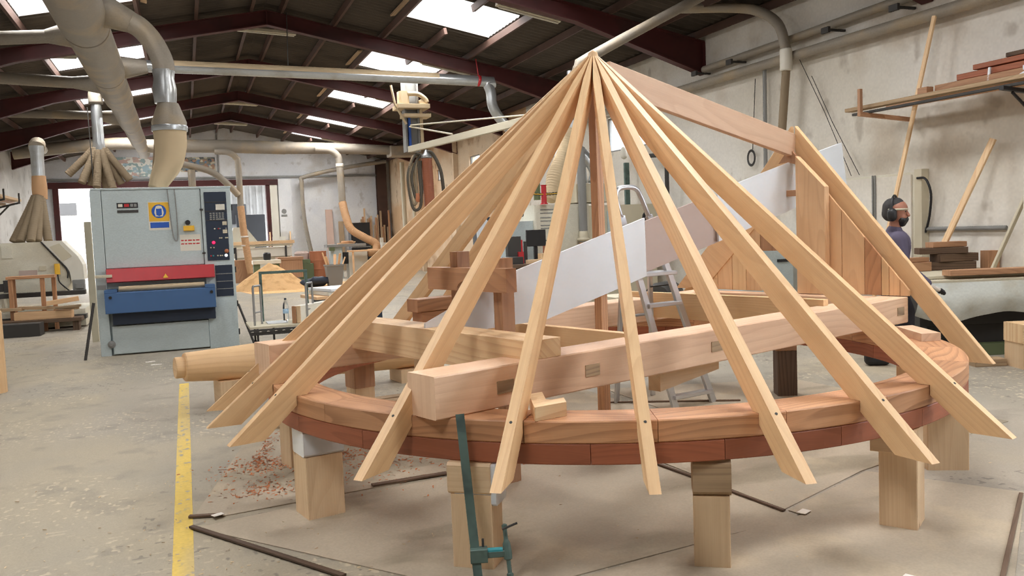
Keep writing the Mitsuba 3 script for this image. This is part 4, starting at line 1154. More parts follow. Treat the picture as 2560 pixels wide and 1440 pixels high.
part_turned(k, 'shaft', turned([(.14, 0), (.14, .84), (.13, .86)], (-1.975, 10.2, 0), (0, 0, 1)), 'wood_rafter')
k = thing('wall_rack', 'bracket rack with timber on the left wall', 'rack')
for y in (25.4, 27.6):
    part(k, 'arm', joint(beam((XL, y, 2.6), (XL + .75, y, 2.78), .05, .05), beam((XL + .75, y, 2.75), (XL + .75, y, 3.05), .04, .04), beam((XL, y, 2.2), (XL + .5, y, 2.72), .04, .04)), 'mat_dark')
for i, (x, z) in enumerate(((.15, 2.78), (.38, 2.84), (.55, 2.88), (.3, 2.95))):
    obj('rack_timber', beam((XL + x + .05, 24.6, z), (XL + x + .05, 28.4, z), .16, .07), 'wood_brown' if i % 2 else 'wood_old', ("first grey", "second brown", "third grey", "fourth brown")[i] + ' timber on the left wall rack', 'timber', 'timbers on the left wall rack')
obj('hazy_cabinet', bx(-4.9, -4.3, 21.5, 22.5, 0, 2.0), 'wood_brown', 'brown cupboard behind the moulder at the far left', 'cupboard')

# ------------------------------------------------------------------ trolley
k = thing('trolley', 'low trolley with a dark tubular hoop and two grey side hoops', 'trolley')
YT = 11.5
part(k, 'deck', bx(.70, 1.72, YT - .3, YT + .45, .355, .385), 'mat_beige')
part(k, 'wavy_edge', plate([(.70 + i * .02, .35 if True else 0) for i in range(52)] + [(1.72 - i * .02, .315 + .012 * math.sin(i * 1.3)) for i in range(52)], (0, YT - .301, 0), (1, 0, 0), (0, 0, 1), .01), 'mat_dark')
part(k, 'frame_bar', bx(.70, 1.72, YT - .29, YT - .25, .27, .31), 'mat_dark')
for x, y in ((.80, YT - .2), (1.0, YT - .2), (.8, YT + .3), (1.62, YT - .2), (1.62, YT + .3)):
    part(k, 'wheel', lathe([(.05, 0), (.075, .01), (.075, .04), (.05, .05)], (x - .025, y, .076), 16, (1, 0, 0)), 'mat_black', smooth=40)
    part(k, 'fork', bx(x - .012, x + .012, y - .015, y + .015, .08, .355), 'mat_dark')
part(k, 'hoop', joint(bx(.90, .935, YT + .36, YT + .40, .385, 1.02), bx(1.50, 1.535, YT + .36, YT + .40, .385, 1.02), bx(.90, 1.535, YT + .36, YT + .40, 1.02, 1.055)), 'steel_green')
for x in (.775, 1.44):
    part(k, 'side_hoop', tube([(x, YT - .15, .385), (x, YT - .15, .87), (x + .005, YT - .14, .89), (x + .10, YT + .03, .89), (x + .105, YT + .04, .87), (x + .105, YT + .04, .385)], .014, 8), 'mat_steel', smooth=True)
    part(k, 'side_rail', tube([(x, YT - .15, .55), (x + .105, YT + .04, .55)], .01, 6), 'mat_steel', smooth=True)
obj('white_tray', bx(.94, 1.2, YT - .1, YT + .2, .386, .40), 'mat_white', 'thin white sheet lying on the trolley deck', 'tray')
k = thing('water_bottle', 'clear plastic water bottle standing on the trolley', 'bottle')
scene['bottle_plastic'] = {'type': 'dielectric', 'int_ior': 1.33}
part(k, 'body', lathe([(.03, .002), (.038, .01), (.036, .05), (.038, .06), (.036, .11), (.038, .16), (.036, .2), (.03, .235), (.014, .265), (.013, .28)], (1.19, YT + .05, .402), 24), 'bottle_plastic', smooth=True)
part(k, 'label', lathe([(.0385, .0), (.0385, .06)], (1.19, YT + .05, .50), 24), bsdf('bottle_label', S(176, 206, 232), .4), 'pale blue label', smooth=True)
part(k, 'cap', lathe([(.015, 0), (.015, .018), (.012, .02)], (1.19, YT + .05, .682), 14), 'mat_navy', 'dark cap', smooth=40)
k = thing('door_panels', 'white-faced thick panels with raw wooden edges standing on the trolley', 'panel')
dv = nrm([.62, .78, 0])
p0 = np.array([1.27, YT - .22, .50])
part(k, 'panel', beam(p0, p0 + dv * .82, .05, .22), 'mat_offwhite')
part(k, 'panel', beam(p0 + np.array([.055, -.02, .0]), p0 + dv * .82 + np.array([.055, -.02, 0]), .05, .22), 'mat_offwhite')
part(k, 'wood_edge', beam(p0 - dv * .02, p0 - dv * .001, .05, .22), 'wood_brown', 'raw wooden edge')
part(k, 'wood_edge', beam(p0 - dv * .02 + np.array([.055, -.02, 0]), p0 - dv * .001 + np.array([.055, -.02, 0]), .05, .22), 'wood_block', 'raw wooden edge')
k = thing('pallet_sheets', 'stack of white sheets on a low trestle behind the left rafters', 'stack')
part(k, 'sheet', rotz(bx(-.5, .5, -.4, .4, .66, .70), 18, (2.35, 13.4)), 'mat_white')
part(k, 'sheet', rotz(bx(-.5, .5, -.4, .4, .60, .655), 14, (2.36, 13.4)), 'mat_offwhite')
part(k, 'board', rotz(bx(-.6, .55, -.4, .4, .55, .595), 10, (2.3, 13.35)), 'wood_plank')
part(k, 'crate', rotz(bx(-.45, .45, -.3, .3, 0, .549), 12, (2.35, 13.5)), 'mat_navy', 'dark blue crate below')

# ------------------------------------------------------------------ sawdust heap
def heap(cx, cy, rx, ry, h, seed=3):
    n, m = 30, 64
    V = [(cx, cy, h)]
    for i in range(1, n + 1):
        r = i / n
        for j in range(m):
            a = 2 * math.pi * j / m
            z = h * max(0.0, (1 - r) ** 1.0 * .95 + .05 * math.cos(r * math.pi / 2))
            V.append((cx + rx * r * math.cos(a), cy + ry * r * math.sin(a), z))
    V = np.array(V)
    q = meshkit.fbm(V * np.array([2.2, 2.2, 2.2]) + seed, 4) - .5
    V[:, 2] += q * .22 * np.clip(V[:, 2] / h, 0, 1)
    V[:, 0] += q * .25
    V[-m:, 2] = -.002
    F = [(0, 1 + j, 1 + (j + 1) % m) for j in range(m)]
    for i in range(n - 1):
        for j in range(m):
            a, b = 1 + i * m + j, 1 + i * m + (j + 1) % m
            F += [(a, a + m, b + m), (a, b + m, b)]
    return V, np.array(F)


obj('sawdust_heap', heap(2.3, 26.2, 1.15, 1.3, .78), 'sawdust', 'big heap of yellow sawdust on the floor behind the trolley', 'sawdust', smooth=True, kind='stuff')
obj('sawdust_film', plate([(1.6, 24), (4.6, 23.4), (5.2, 27.5), (3.3, 28.5), (1.2, 27)], (0, 0, .0006), (1, 0, 0), (0, 1, 0), .002), 'sawdust', 'thin spread of sawdust on the floor right of the heap', 'sawdust', kind='stuff')
# ------------------------------------------------------------------ machines in front of the back wall
k = thing('panel_bench', 'long white machine bench with a plank on top, left of centre before the back wall', 'machine')
part(k, 'bed', bx(1.6, 3.75, 33, 33.9, .80, 1.16, .02), 'mat_offwhite')
part(k, 'base', bx(1.7, 3.7, 33.1, 33.8, 0, .80), 'machine_cream')
part(k, 'rail', bx(1.5, 3.8, 32.9, 33.0, 1.20, 1.27), 'mat_beige')
part(k, 'rail_post', joint(bx(1.7, 1.76, 32.92, 33.0, .3, 1.2), bx(3.5, 3.56, 32.92, 33.0, .3, 1.2)), 'mat_dark')
obj('plank', bx(1.6, 3.85, 32.85, 33.05, 1.28, 1.40), 'wood_pine', 'long pale plank on top of the white machine bench', 'plank')
k = thing('extraction_cap', 'pale tapering machine cap behind the tan hose', 'machine')
part(k, 'stand', bx(1.7, 2.5, 33.95, 34.2, 0, 1.4), 'machine_cream')
part(k, 'cap', plate([(1.6, 1.40), (2.6, 1.40), (2.2, 1.95), (1.75, 1.95)], (0, 34.3, 0), (1, 0, 0), (0, 0, 1), .36), 'machine_cream')
obj('wooden_crate', joint(bx(2.95, 3.75, 30, 30.8, .12, .80), bx(2.92, 3.78, 29.97, 30.83, .72, .82)), 'wood_brown', 'brown wooden crate right of the sawdust heap', 'crate')
obj('wooden_crate', bx(1.45, 2.05, 30.6, 31.2, 0, .78), 'wood_brown', 'brown crate behind the tan hose left of the heap', 'crate')
k = thing('planing_vice', 'green cast iron machine table behind the sawdust heap', 'machine')
part(k, 'table', bx(1.98, 2.85, 28.2, 28.8, .68, .80), 'machine_cream')
part(k, 'stand', joint(bx(2.0, 2.2, 28.25, 28.6, 0, .68), bx(2.6, 2.8, 28.25, 28.6, 0, .68)), 'mat_green')
part(k, 'motor', lathe([(.1, 0), (.12, .05), (.12, .2), (.08, .24)], (2.45, 28.5, .80), 14), 'mat_black', smooth=40)
obj('steel_drum', lathe([(.28, 0), (.3, .02), (.3, .3), (.31, .32), (.3, .34), (.3, .62), (.31, .64), (.3, .66), (.3, .94), (.31, .96), (.28, .96)], (4.45, 31.2, 0), 24), 'mat_orange', 'rusty orange drum beside the planer', 'drum', smooth=35)
obj('grey_drum', lathe([(.24, 0), (.26, .02), (.26, .88), (.27, .9), (.2, .98)], (3.92, 31.5, 0), 20), 'mat_mauve', 'brownish drum between the crate and the orange drum', 'drum', smooth=35)
obj('green_machine', joint(bx(3.75, 4.2, 30.6, 31.1, 0, .55), bx(3.85, 4.1, 30.65, 31.0, .55, .7)), 'mat_green', 'small green machine at the foot of the drums', 'machine')
k = thing('planer', 'grey-green planing machine with a flat table under the curved hose', 'machine')
part(k, 'table', bx(4.55, 5.9, 29.6, 30.3, 1.10, 1.19), 'mat_grey')
part(k, 'column', bx(4.68, 5.1, 29.75, 30.2, .0, 1.10, .03), 'machine_grey')
part(k, 'switch_box', bx(4.62, 4.8, 29.55, 29.75, .98, 1.10), 'mat_green')
part(k, 'cabinet', bx(5.3, 5.95, 29.7, 30.3, 0, .92), 'mat_offwhite')
part(k, 'hatch', bx(5.12, 5.28, 29.8, 30.2, .5, .9), 'mat_black')
obj('wood_pieces', joint(rbx(5.25, 29.9, 1.192, 1.23, .6, .12, 10), rbx(5.35, 29.95, 1.231, 1.27, .5, .1, -12), rbx(5.3, 29.85, 1.271, 1.3, .4, .08, 5)), 'wood_plank', 'small stack of pale wood pieces on the planer', 'wood')
obj('lower_table', joint(bx(5.2, 6.9, 29.0, 29.5, .92, .97), bx(5.3, 5.36, 29.05, 29.1, 0, .92), bx(6.7, 6.76, 29.05, 29.1, 0, .92)), 'wood_plank', 'wooden work table in front of the planer cabinet', 'table')
k = thing('waste_bin', 'grey plastic bin full of offcuts right of the sawdust heap', 'bin')
part(k, 'tub', lathe([(.27, 0), (.35, .58), (.38, .6), (.38, .64), (.34, .64), (.34, .6), (.26, .05)], (4.12, 25.7, 0), 4), 'mat_grey')
scene[k + '__tub']['to_world'] = T().translate([4.12, 25.7, 0]).rotate([0, 0, 1], 45).translate([-4.12, -25.7, 0])
for i in range(5):
    a = i * 1.3
    part(k, 'offcut', beam((4.12 + .1 * math.cos(a), 25.7 + .1 * math.sin(a), .2), (4.12 + .35 * math.cos(a), 25.7 + .3 * math.sin(a), .85 + .08 * i % .2), .08, .03), 'wood_plank')
k = thing('dark_bundle', 'dark cloth bundle on the floor at the right foot of the heap', 'bundle')
part(k, 'cloth', blob([((3.2, 25.6, .12), .12, (3.75, 25.7, .16), .15), ((3.5, 25.5, .2), .12, (3.9, 25.6, .18), .1)], .05), 'mat_navy', smooth=True)
k = thing('black_cabinet', 'tall black cabinet before the white back wall', 'cabinet')
part(k, 'body', bx(6.05, 6.8, 33.2, 33.8, .0, 1.96), 'mat_black')
part(k, 'door', bx(6.1, 6.75, 33.18, 33.199, 1.05, 1.9), 'mat_black')
part(k, 'trim', bx(6.05, 6.8, 33.17, 33.199, 1.0, 1.04), 'mat_grey')
obj('leaning_board', beam((5.80, 36.6, 0), (5.86, 37.12, 2.62), .30, .03, (0, 1, 0)), 'mat_pink', 'pinkish board leaning on the white back wall behind the hose', 'board')
obj('leaning_board', beam((6.3, 36.65, 0), (6.35, 37.12, 2.1), .22, .03, (0, 1, 0)), 'wood_old', 'brown board leaning on the back wall behind the curved hose', 'board')
rr = random.Random(11)
CORNER = ORD + ['tenth', 'eleventh', 'twelfth', 'thirteenth', 'fourteenth']
for i in range(14):
    x = 7.15 + i * .095
    h = 1.7 + rr.random() * 1.0
    obj('corner_plank', beam((x - .1, 36.15 + (i % 3) * .1, 0), (x + .02, 36.75 + (i % 3) * .1, h), .075 + .01 * (i % 2), .025, (0, 1, 0)), ('wood_old', 'wood_brown', 'wood_block')[i % 3], CORNER[i] + ' plank from the left leaning in the far right corner', 'plank', 'planks leaning in the far corner')
obj('bench_clutter', joint(rbx(6.9, 34, 0, .85, .5, .5, 10), rbx(7.3, 33.5, 0, .95, .4, .4, 0), rbx(7.05, 34, .85, 1.2, .3, .2, 20)), 'mat_green', 'green machine parts in front of the leaning planks', 'machine')
obj('small_machine', joint(rbx(7.35, 33.0, .9, 1.15, .45, .3, 15), rbx(7.2, 33, 1.1, 1.35, .12, .12, 0), rbx(7.35, 33.0, 0, .9, .3, .2, 15)), 'mat_offwhite', 'small white machine on a stand near the far corner', 'machine')

# posters on the back gable
def poster_fn(cols, sx, sz, x0, bg):
    cs = [C3(S(*c)) for c in cols]
    g = C3(S(*bg))

    def fn(p, n, uv):
        c = g
        for i, q in enumerate(cs):
            c = mix(c, q, smoothstep(.56, .62, fbm(p.x * sx + i * 7 + x0, p.z * sz + i * 3, i, 2)))
        return c
    return fn


bsdf('poster_print', mikit.proc(poster_fn(((150, 172, 178), (176, 150, 140), (132, 150, 148)), 6.0, 8.0, 1, (212, 210, 202))), .6)
bsdf('photo_print', mikit.proc(poster_fn(((72, 78, 82), (98, 122, 144), (150, 118, 96), (186, 178, 156)), 7.0, 9.0, 5, (120, 118, 106))), .6)
obj('poster', bx(-2.42, -.95, YB - .03, YB - .01, 4.14, 4.92, 0), 'poster_print', 'long pale printed banner high on the back wall behind the hoses', 'poster')
obj('poster', bx(.02, 1.36, YB - .03, YB - .01, 4.32, 4.90, 0), 'photo_print', 'dark photo collage banner high on the back wall', 'poster')
obj('safety_disc', joint(lathe([(.1, 0), (.1, .01)], (3.98, YB - .21, 2.6), 20, (0, -1, 0)), bx(3.86, 4.1, YB - .22, YB - .2, 2.38, 2.46)), 'mat_grey', 'small round grey sign on the white pier', 'sign')
obj('notice_board', bx(3.42, 3.95, YB - .5, YB - .42, 0, 1.55), 'mat_offwhite', 'white board standing before the pier', 'board')
for x in (3.30, 4.12):
    obj('leaning_stick', beam((x, YB - .6, 0), (x + .05, YB - .3, 1.75), .05, .05), 'wood_pine', 'thin stick leaning by the white pier ' + ('on its left' if x < 4 else 'on its right'), 'stick', 'sticks by the white piers')

# ------------------------------------------------------------------ hanging jib crane with vacuum tube lifter
k = thing('jib_crane', 'dusty jib crane hanging from the roof with a long sloping pale arm', 'crane')
part(k, 'mast', joint(bx(5.05, 5.09, 19.9, 20.2, 3.42, roof_z(5.2) - .15), bx(5.09, 5.36, 20.0, 20.1, 3.42, roof_z(5.2) - .15), bx(5.36, 5.4, 19.9, 20.2, 3.42, roof_z(5.2) - .15)), 'mat_grey')
part(k, 'blue_rail', bx(5.13, 5.19, 19.93, 19.99, 3.45, 4.3), 'mat_signblue')
part(k, 'top_plate', joint(bx(4.85, 5.62, 19.7, 20.3, 4.42, 4.52), bx(5.0, 5.65, 19.75, 20.2, 4.22, 4.30)), 'mat_canvas')
part(k, 'blower', rbx(5.02, 19.9, 4.52, 4.82, .24, .3, 0, .05), 'mat_canvas')
part(k, 'blower', rbx(5.5, 19.9, 4.5, 4.64, .2, .24, 0, .05), 'mat_canvas')
part(k, 'blower_pipe', tube([(5.1, 19.8, 4.76), (5.35, 19.8, 4.76), (5.52, 19.8, 4.66), (5.58, 19.8, 4.56)], .055, 10, 5), 'mat_canvas', smooth=True)
part(k, 'arm', beam((5.05, 19.6, 3.44), (5.95, 14.1, 3.44), .09, .14), 'mat_beige')
part(k, 'tie_rod', tube([(5.1, 19.6, 4.0), (5.95, 14.6, 3.56)], .018, 8), 'mat_beige', smooth=True)
part(k, 'tie_rod', tube([(5.1, 19.7, 3.98), (5.42, 17.4, 3.54)], .02, 8), 'mat_beige', smooth=True)
part(k, 'stay', tube([(4.72, 19.8, 4.95), (4.80, 19.8, 4.5), (5.05, 19.8, 4.05)], .03, 8), 'mat_canvas', smooth=True)
part(k, 'post', tube([(5.45, 19.9, 3.5), (5.44, 19.9, 4.42)], .04, 10), 'mat_canvas', smooth=True)
k = thing('vacuum_lifter', 'brown vacuum lifting tube hanging under the jib crane with looped hoses', 'lifter')
part(k, 'lift_tube', corrugated([(5.36, 19.3, 3.22), (5.38, 19.3, 2.4), (5.40, 19.3, 1.3)], .125, .05, .02, 20), 'wood_red', smooth=True)
part(k, 'cap', lathe([(.13, 0), (.135, .03), (.12, .07), (.07, .12), (.03, .2)], (5.36, 19.3, 3.2), 18), 'mat_steel', smooth=True)
part(k, 'hose', corrugated([(5.36, 19.3, 3.36), (5.5, 19.25, 3.3), (5.66, 19.2, 2.9), (5.72, 19.2, 2.3)], .04, .04, .06, 8), 'mat_hose_dark', smooth=True)
for i, (w, z0, z1) in enumerate(((.10, 3.2, 2.15), (.17, 3.25, 2.02), (.13, 3.15, 2.25))):
    x = 5.02 + .05 * i
    part(k, 'looped_hose', corrugated([(x + .15, 19.35, 3.3), (x, 19.3, z0), (x - w, 19.3, 2.8), (x - w * .6, 19.3, z1 + .1), (x + .02, 19.3, z1), (x + w * .7, 19.3, z1 + .2), (x + w * .6, 19.3, 2.9), (x + .1, 19.3, 3.15)], .035, .04, .06, 8), 'mat_hose_dark' if i else 'mat_hose', smooth=True)
part(k, 'handle', lathe([(.05, 0), (.06, .1), (.05, .2)], (5.1, 19.3, 2.2), 12), 'mat_orange', smooth=True)
obj('upright_pipes', joint(tube([(8.3, 33.5, 0), (8.25, 33.4, 4.3)], .09, 10), tube([(8.42, 32.4, 0), (8.4, 32.4, 4.3)], .07, 10)), 'mat_beige', 'pair of dusty pipes rising along the far right wall', 'pipe')

# ------------------------------------------------------------------ machines between the rafters and the right wall
k = thing('edge_bander', 'cream machine cabinet with faded marks and a hatch seen between the middle rafters', 'machine')
part(k, 'cabinet', bx(5.83, 6.9, 14, 15, 0, 1.90, .02), 'machine_cream')
part(k, 'side', bx(5.4, 5.828, 14.1, 15, .2, 1.62), 'machine_grey')
for z, w in ((1.80, .5), (1.74, .5), (1.66, .2), (1.60, .22), (1.52, .26), (1.47, .26)):
    part(k, 'marking', bx(5.93, 5.93 + w, 13.992, 13.999, z, z + .018, 0), 'mat_grey')
part(k, 'cable', tube([(5.92, 13.98, 1.32), (6.1, 13.97, 1.22), (6.3, 13.97, 1.18)], .01, 6, 4), 'mat_dark', smooth=True)
part(k, 'box', bx(6.68, 7.5, 14.05, 15, 1.92, 2.26), 'mat_beige')
part(k, 'wing', bx(6.905, 8.35, 14.1, 15.2, .1, 1.86, .01), 'mat_beige')
part(k, 'grey_door', bx(7.3, 7.52, 14.05, 14.099, 1.2, 1.75), 'machine_grey')
part(k, 'black_vent', lathe([(.1, 0), (.08, .01)], (8.15, 14.1, 1.62), 16, (0, -1, 0)), 'mat_black')
obj('monitor', joint(rbx(5.62, 13.5, 1.18, 1.46, .36, .04, 4), rbx(5.62, 13.53, .92, 1.2, .06, .05, 0), rbx(5.62, 13.52, .901, .92, .2, .16, 0)), 'mat_black', 'black monitor standing at the left of the cream cabinet', 'monitor')
obj('control_cabinet', rbx(5.55, 16, 0, 1.74, .34, .4, 0), 'mat_navy', 'narrow dark cabinet standing behind the pair of far rafters', 'cabinet')
obj('plastic_sheet', plate([(0, 0), (.45, 0), (.5, .6), (.2, 1.0), (0, .9)], (4.95, 14.6, .7), (1, .1, 0), (0, .1, 1), .02), 'mat_plastic_clear', 'crumpled clear plastic sheet beside the dark cabinet', 'sheet')
k = thing('workbench', 'cluttered brown workbench under the monitor', 'workbench')
part(k, 'top', bx(4.7, 6.0, 13.0, 13.65, .84, .90), 'wood_dark')
for x in (4.78, 5.92):
    for y in (13.06, 13.58):
        part(k, 'leg', bx(x - .04, x + .04, y - .04, y + .04, 0, .84), 'wood_dark')
part(k, 'cupboard', bx(4.9, 5.8, 13.1, 13.6, .2, .839), 'wood_dark')
cl = [('tool_box', 'dark tool box on the cluttered bench', rbx(5.1, 13.3, .901, 1.02, .3, .2, 8), 'mat_dark'), ('wood_block', 'pale wood block on the cluttered bench', rbx(5.62, 13.25, .901, 1.06, .12, .1, 20), 'wood_pine'),
      ('wood_block', 'second wood block, at the bench right end', rbx(5.8, 13.3, .901, 1.12, .14, .12, 0), 'wood_pine'), ('tool_rack', 'red tool holder with dark tools on the bench', joint(rbx(5.3, 13.45, .901, 1.1, .1, .1, 0), rbx(5.33, 13.45, 1.1, 1.3, .03, .03, 10)), 'mat_red'),
      ('carton', 'brown carton behind the wood blocks', rbx(5.9, 13.58, .901, 1.2, .2, .12, 0), 'mat_orange'), ('machine_head', 'dark machine head rising from the bench', joint(rbx(5.2, 13.5, 1.021, 1.36, .24, .12, 0), rbx(5.42, 13.5, .901, 1.27, .05, .05, 0)), 'mat_dark'),
      ('plane_body', 'tan wooden plane on the cluttered bench', rbx(5.45, 13.15, .901, .97, .34, .08, 12), 'wood_block'), ('switch_unit', 'white switch unit with black buttons on the bench left end', rbx(4.72, 13.1, .901, 1.05, .06, .1, 0), 'mat_offwhite')]
for nm, lb, g, mt in cl:
    obj(nm, g, mt, lb, nm.split('_')[-1] if nm != 'carton' else 'box')
k = thing('dust_hood', 'dust extraction hoses: a ribbed canvas cone and silver pipes above the cream cabinet', 'hose')
part(k, 'canvas_cone', corrugated([(6.3, 14.4, 1.98), (6.48, 14.5, 2.35), (6.75, 14.6, 2.9), (6.9, 14.6, 3.3)], [.10, .2, .16, .14], .05, .04, 14), 'mat_canvas', smooth=True)
part(k, 'silver_pipe', tube([(6.98, 14.7, 4.4), (6.98, 14.7, 3.0), (7.08, 14.7, 2.75), (7.12, 14.7, 2.3)], .10, 14, 5), 'galvanised', smooth=True)
part(k, 'silver_elbow', tube([(6.98, 14.7, 3.0), (7.2, 14.6, 2.75), (7.3, 14.5, 2.5), (7.25, 14.5, 2.28)], .11, 14, 5), 'galvanised', smooth=True)
part(k, 'standpipe', tube([(6.72, 13.9, 2.9), (6.72, 13.9, 1.2)], .075, 12), 'mat_grey', smooth=True)
part(k, 'valve', lathe([(.08, 0), (.12, .02), (.12, .05), (.08, .07), (.09, .12), (.07, .2)], (6.72, 13.9, 1.22), 14), 'mat_beige', smooth=True)
part(k, 'tan_sleeve', lathe([(.09, 0), (.1, .1), (.08, .5)], (6.72, 13.9, .7), 14), 'mat_hose_tan', smooth=True)
k = thing('barrier_chain', 'black and yellow plastic chain sagging between posts by the cream cabinet', 'chain')
cp = curve([(5.55, 13.9, 1.72), (5.56, 13.9, 1.98), (5.68, 13.9, 2.08), (5.95, 13.9, 2.08), (6.2, 13.9, 2.09), (6.5, 13.9, 2.14)], 8)
for i in range(0, len(cp) - 1):
    q = (cp[i] + cp[i + 1]) / 2
    tv = nrm(cp[i + 1] - cp[i])
    sd = np.array([0, 1, 0]) if i % 2 else nrm(np.cross(tv, [0, 1, 0]))
    part(k, 'link', tube([q + tv * .035 * math.cos(t) + sd * .018 * math.sin(t) for t in np.linspace(0, 6.283, 9)], .008, 5), 'mat_yellow' if i % 2 else 'mat_black')
part(k, 'red_post', lathe([(.07, 0), (.05, .03), (.045, .32), (.06, .34)], (5.98, 13.92, 1.905), 12), 'mat_red', smooth=40)
part(k, 'grey_post', lathe([(.04, 0), (.04, .7)], (5.84, 14.3, 1.90), 12), 'mat_offwhite', smooth=40)
part(k, 'dark_post', lathe([(.06, 0), (.06, .4)], (6.05, 14.4, 2.0), 10), 'mat_green', smooth=40)
obj('wall_lamp', blob([((8.3, 15.2, 2.98), .06, (8.3, 15.2, 2.86), .07)], .03), 'mat_offwhite', 'small white lamp globe on the wall left of the small window', 'lamp', smooth=True)
obj('steel_upright', beam((8.35, 15.2, 0.9), (8.35, 15.2, 2.72), .1, .06), 'steel_green', 'dark green steel upright against the white wall above the ladder', 'post')
obj('pipe_frame', joint(tube([(8.35, 14.4, 2.78), (8.35, 13.68, 2.74)], .04, 8), tube([(8.35, 13.68, 2.76), (8.35, 13.68, 1.2)], .04, 8), tube([(8.35, 14.2, 2.5), (8.35, 13.75, 2.05)], .012, 6)), 'mat_dark', 'dark bent steel frame on the white wall right of the ladder', 'frame')
k = thing('grey_machine', 'pale grey machine seen through the gable opening', 'machine')
part(k, 'body', bx(7.4, 8.3, 10.15, 11.0, .2, 1.22, .02), 'machine_grey')
part(k, 'cover', bx(7.5, 8.2, 10.13, 10.9, 1.222, 1.34, .02), 'mat_offwhite')
part(k, 'handle', bx(8.0, 8.2, 10.11, 10.15, .86, .90), 'mat_black')
part(k, 'foot', bx(7.5, 8.25, 10.2, 10.9, 0, .199), 'mat_dark')
obj('dark_motor', lathe([(.16, 0), (.2, .05), (.2, .4), (.14, .48)], (5.5, 9.3, .55), 18, (.8, .6, 0)), 'mat_dark', 'dark round motor behind the ladder', 'motor', smooth=40)
obj('low_machine', joint(bx(4.6, 6.2, 9.0, 9.7, 0, .42), bx(4.8, 5.2, 9.1, 9.6, .42, .62)), 'mat_beige', 'low beige machine base behind the ladder', 'machine')
for i, (u, n, l, d) in enumerate(((1.2, 1.6, .5, 15), (1.9, 1.45, .6, -8), (.9, 1.55, .35, 30))):
    q = W(u, n, 0)
    obj('loose_offcut', rbx(q[0], q[1], Z_TOP + .001, Z_TOP + .05, l, .12, 15 + d), 'wood_pine', ('pale offcut on the far ring right of the ladder', 'long pale offcut on the far ring below the gable boards', 'short pale offcut on the far ring behind the ladder')[i], 'offcut')
# ------------------------------------------------------------------ the worker
ER, EA = np.array([.934, -.356]), np.array([.356, .934])


def Q(s, d, z):
    return np.r_[np.array([6.45, 6.6]) + ER * s + EA * d, z]


def bones(lst, grow=0.0):
    return [(Q(*a), ra + grow, Q(*b), rb + grow) for a, ra, b, rb in lst]


def QH(s, d, z, a=math.radians(-38)):
    """head parts: turned on the neck towards the room"""
    x, y = s - .145, d
    return Q(.145 + x * math.cos(a) - y * math.sin(a), x * math.sin(a) + y * math.cos(a), z)


def hbones(lst, grow=0.0):
    return [(QH(*a), ra + grow, QH(*b), rb + grow) for a, ra, b, rb in lst]


torso = [((.13, .0, .90), .135, (.13, 0, 1.00), .125), ((.13, 0, 1.00), .125, (.14, 0, 1.16), .14), ((.14, -.09, 1.18), .10, (.14, .09, 1.18), .10), ((.13, -.15, 1.24), .065, (.13, .15, 1.24), .065),
         ((.15, 0, 1.20), .13, (.135, 0, 1.24), .09), ((.12, -.08, .93), .10, (.12, .08, .93), .10)]
arm_r = [((.10, -.19, 1.235), .062, (.115, -.245, .985), .047), ((.115, -.245, .985), .047, (.325, -.27, .81), .034)]
arm_l = [((.14, .19, 1.235), .062, (.19, .24, .98), .047), ((.19, .24, .98), .047, (.40, .20, .85), .034)]
leg_r = [((.12, -.09, .88), .095, (.02, -.10, .48), .065), ((.02, -.10, .48), .062, (-.14, -.09, .12), .045), ((-.14, -.09, .06), .042, (-.02, -.11, .04), .035)]
leg_l = [((.12, .09, .88), .095, (.30, .10, .50), .065), ((.30, .10, .50), .062, (.30, .10, .10), .045), ((.30, .10, .06), .042, (.43, .09, .04), .035)]
head = [((.135, 0, 1.27), .058, (.155, 0, 1.40), .056), ((.145, 0, 1.53), .094, (.175, 0, 1.54), .094), ((.18, 0, 1.49), .08, (.20, 0, 1.44), .052), ((.235, -.03, 1.46), .03, (.235, .03, 1.46), .03),
        ((.262, 0, 1.505), .012, (.276, 0, 1.475), .015), ((.16, -.094, 1.50), .018, (.155, -.1, 1.47), .013), ((.16, .094, 1.50), .018, (.155, .1, 1.47), .013)]
hand_dir = np.array([.085, 0, -.055])


def hand(w, side):
    w = np.array(w, float)
    o = []
    palm = w + np.array([.06, 0, -.035])
    for j, off in enumerate((-.03, -.01, .01, .03)):
        b = palm + np.array([.025, off * side, -.012])
        L = (.85, 1.0, .95, .75)[j]
        m1 = b + np.array([.033, off * .25 * side, -.010]) * L
        m2 = m1 + np.array([.024, off * .1 * side, -.018]) * L
        t = m2 + np.array([.012, 0, -.018]) * L
        o += [(tuple(w + np.array([.02, off * .5 * side, -.012])), .016, tuple(b), .0125), (tuple(b), .0125, tuple(m1), .0105), (tuple(m1), .0105, tuple(m2), .0095), (tuple(m2), .0095, tuple(t), .008)]
    tb = w + np.array([.03, -.032 * side, -.02])
    o += [(tuple(w + np.array([.01, -.01 * side, -.01])), .018, tuple(tb), .013), (tuple(tb), .013, tuple(tb + np.array([.03, -.018 * side, -.018])), .011), (tuple(tb + np.array([.03, -.018 * side, -.018])), .011, tuple(tb + np.array([.05, -.014 * side, -.035])), .009)]
    return o


